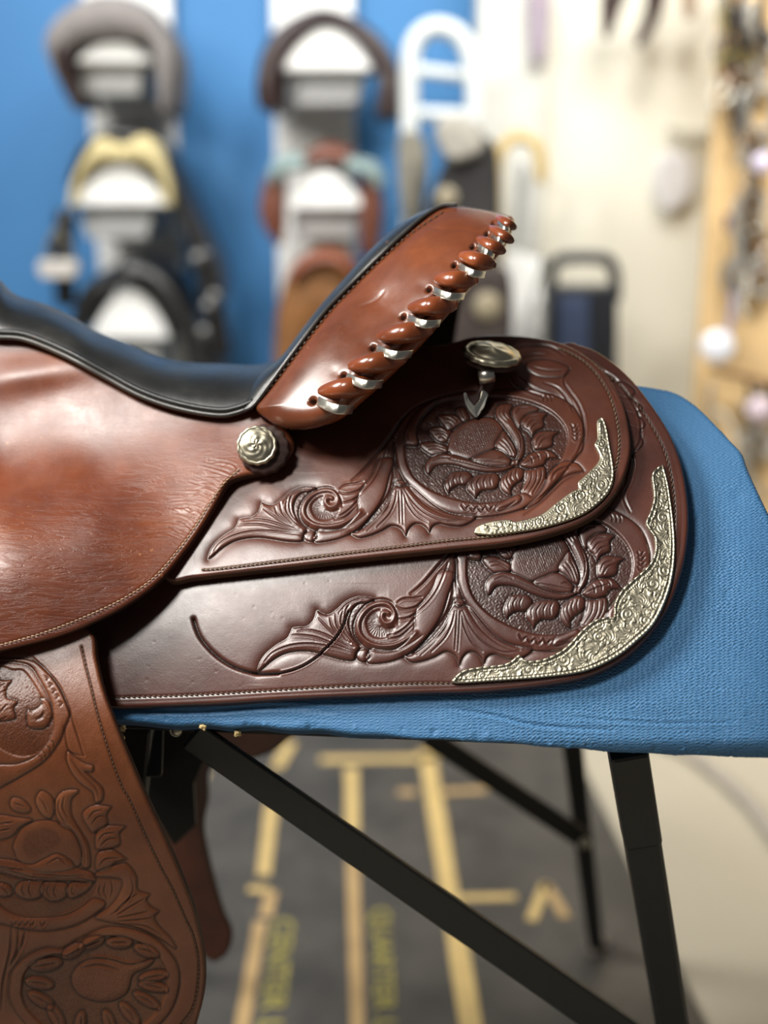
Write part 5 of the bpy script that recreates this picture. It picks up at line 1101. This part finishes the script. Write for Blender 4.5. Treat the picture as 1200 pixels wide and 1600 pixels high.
ring('bit_ring', 1150, 430, .026, .007, MT[2], 'grey ring bit below the grey webbing strap', 1.3)
ring('bit_ring', 1190, 440, .024, .008, MT[2], 'grey ring bit nearest the right frame edge, mid height', 1.2)
hang('webbing_strap', [(1146, 455), (1143, 490), (1138, 520)], .010, MT[4], 'lilac strap above the white round tag', 'strap', .05)
o = disc('round_tag', wx(1121, 542, YP-.06), Vector((1, 0, 0)), Vector((0, 0, 1)), .034, .01, plain('white_tag', (226, 228, 236), .5), None, 0, [(0, 1), (.9, 1), (1, .6), (1, -1)]); tag(o, 'white round tag at the lower left edge of the pegboard', 'tag')
hang('tack_bar', [(1110, 576), (1150, 585), (1210, 600)], .011, MT[7], 'dark brown bar across the pegboard under the white tag', 'bar', .05)
hang('webbing_strap', [(1112, 600), (1108, 640), (1114, 680)], .009, MT[2], 'grey strap under the dark bar, nearest the blue pad', 'strap', .06)
o = disc('round_tag', wx(1188, 640, YP-.06), Vector((1, 0, 0)), Vector((0, 0, 1)), .026, .01, plain('pinkish_tag', (214, 196, 206), .5), None, 0, [(0, 1), (.9, 1), (1, .6), (1, -1)]); tag(o, 'pale pink round tag below the dark bar', 'tag')
o = disc('round_tag', wx(1192, 255, YP-.08), Vector((1, 0, 0)), Vector((0, 0, 1)), .020, .01, plain('lilac_tag', (206, 196, 216), .5), None, 0, [(0, 1), (.9, 1), (1, .6), (1, -1)]); tag(o, 'pale lilac tag on the dark curling strap', 'tag')
hang('bridle_strap', [(1170, 590), (1172, 620), (1165, 650)], .008, MT[1], 'black strap beside the pale pink tag', 'strap', .04)
hang('bit_shank', [(1175, 680), (1165, 720), (1180, 760), (1200, 780)], .010, MT[2], 'grey curved shank at the bottom of the visible pegboard', 'bit', .04)
hang('bit_shank', [(1120, 640), (1140, 660), (1150, 700)], .008, MT[5], 'cream cord near the blue pad corner', 'cord', .05)
for i in range(34):
    x, y = random.uniform(1126, 1198), random.choice([random.uniform(-10, 430), random.uniform(-10, 430), random.uniform(600, 790)]); m_ = MT[random.choice([0, 2, 2, 5, 0, 1, 7])]
    if random.random() < .5:
        c = wx(x, y, YP-.02); r = random.uniform(.012, .026); q = random.uniform(.9, 1.5)
        tag(tube('bit_ring', [c+Vector((math.cos(t)*r, 0, math.sin(t)*r*q)) for t in np.linspace(0, 2*math.pi, 17)], random.uniform(.004, .008), m_, None, 6), 'small ring bit in the crowded tack on the pegboard', 'bit', 'small ring bits on the pegboard')
    else:
        tag(tube('bit_shank', [wx(a, b, YP-.035) for a, b in cat([(x, y), (x+random.uniform(-9, 9), y+22), (x+random.uniform(-9, 9), y+45), (x+random.uniform(-12, 12), y+65)], 4)], random.uniform(.005, .010), m_, None, 6), 'short hanging shank in the crowded tack on the pegboard', 'bit', 'short shanks on the pegboard')
ORD = 'highest second third fourth fifth sixth seventh eighth ninth tenth eleventh twelfth thirteenth fourteenth fifteenth sixteenth seventeenth eighteenth nineteenth twentieth'.split()
def zc(o): return sum(v.co.z for v in o.data.vertices)/len(o.data.vertices)
for g_, w_ in (('small ring bits on the pegboard', 'ring bit'), ('short shanks on the pegboard', 'hanging shank')):
    L_ = sorted([o for o in bpy.data.objects if o.get('group') == g_], key=lambda o: -zc(o))
    for i, o in enumerate(L_):
        q_ = ORD[i] if i == 0 else (ORD[i]+' highest' if i < 20 else 'lowest')
        o['label'] = '%s small %s in the pegboard clutter, %s of the small ones' % (o.data.materials[0].name.split('_')[0].replace('bit', 'steel'), w_, q_)
print('TRIS', sum(len(o.data.polygons)*2 for o in bpy.data.objects if o.type == 'MESH'))
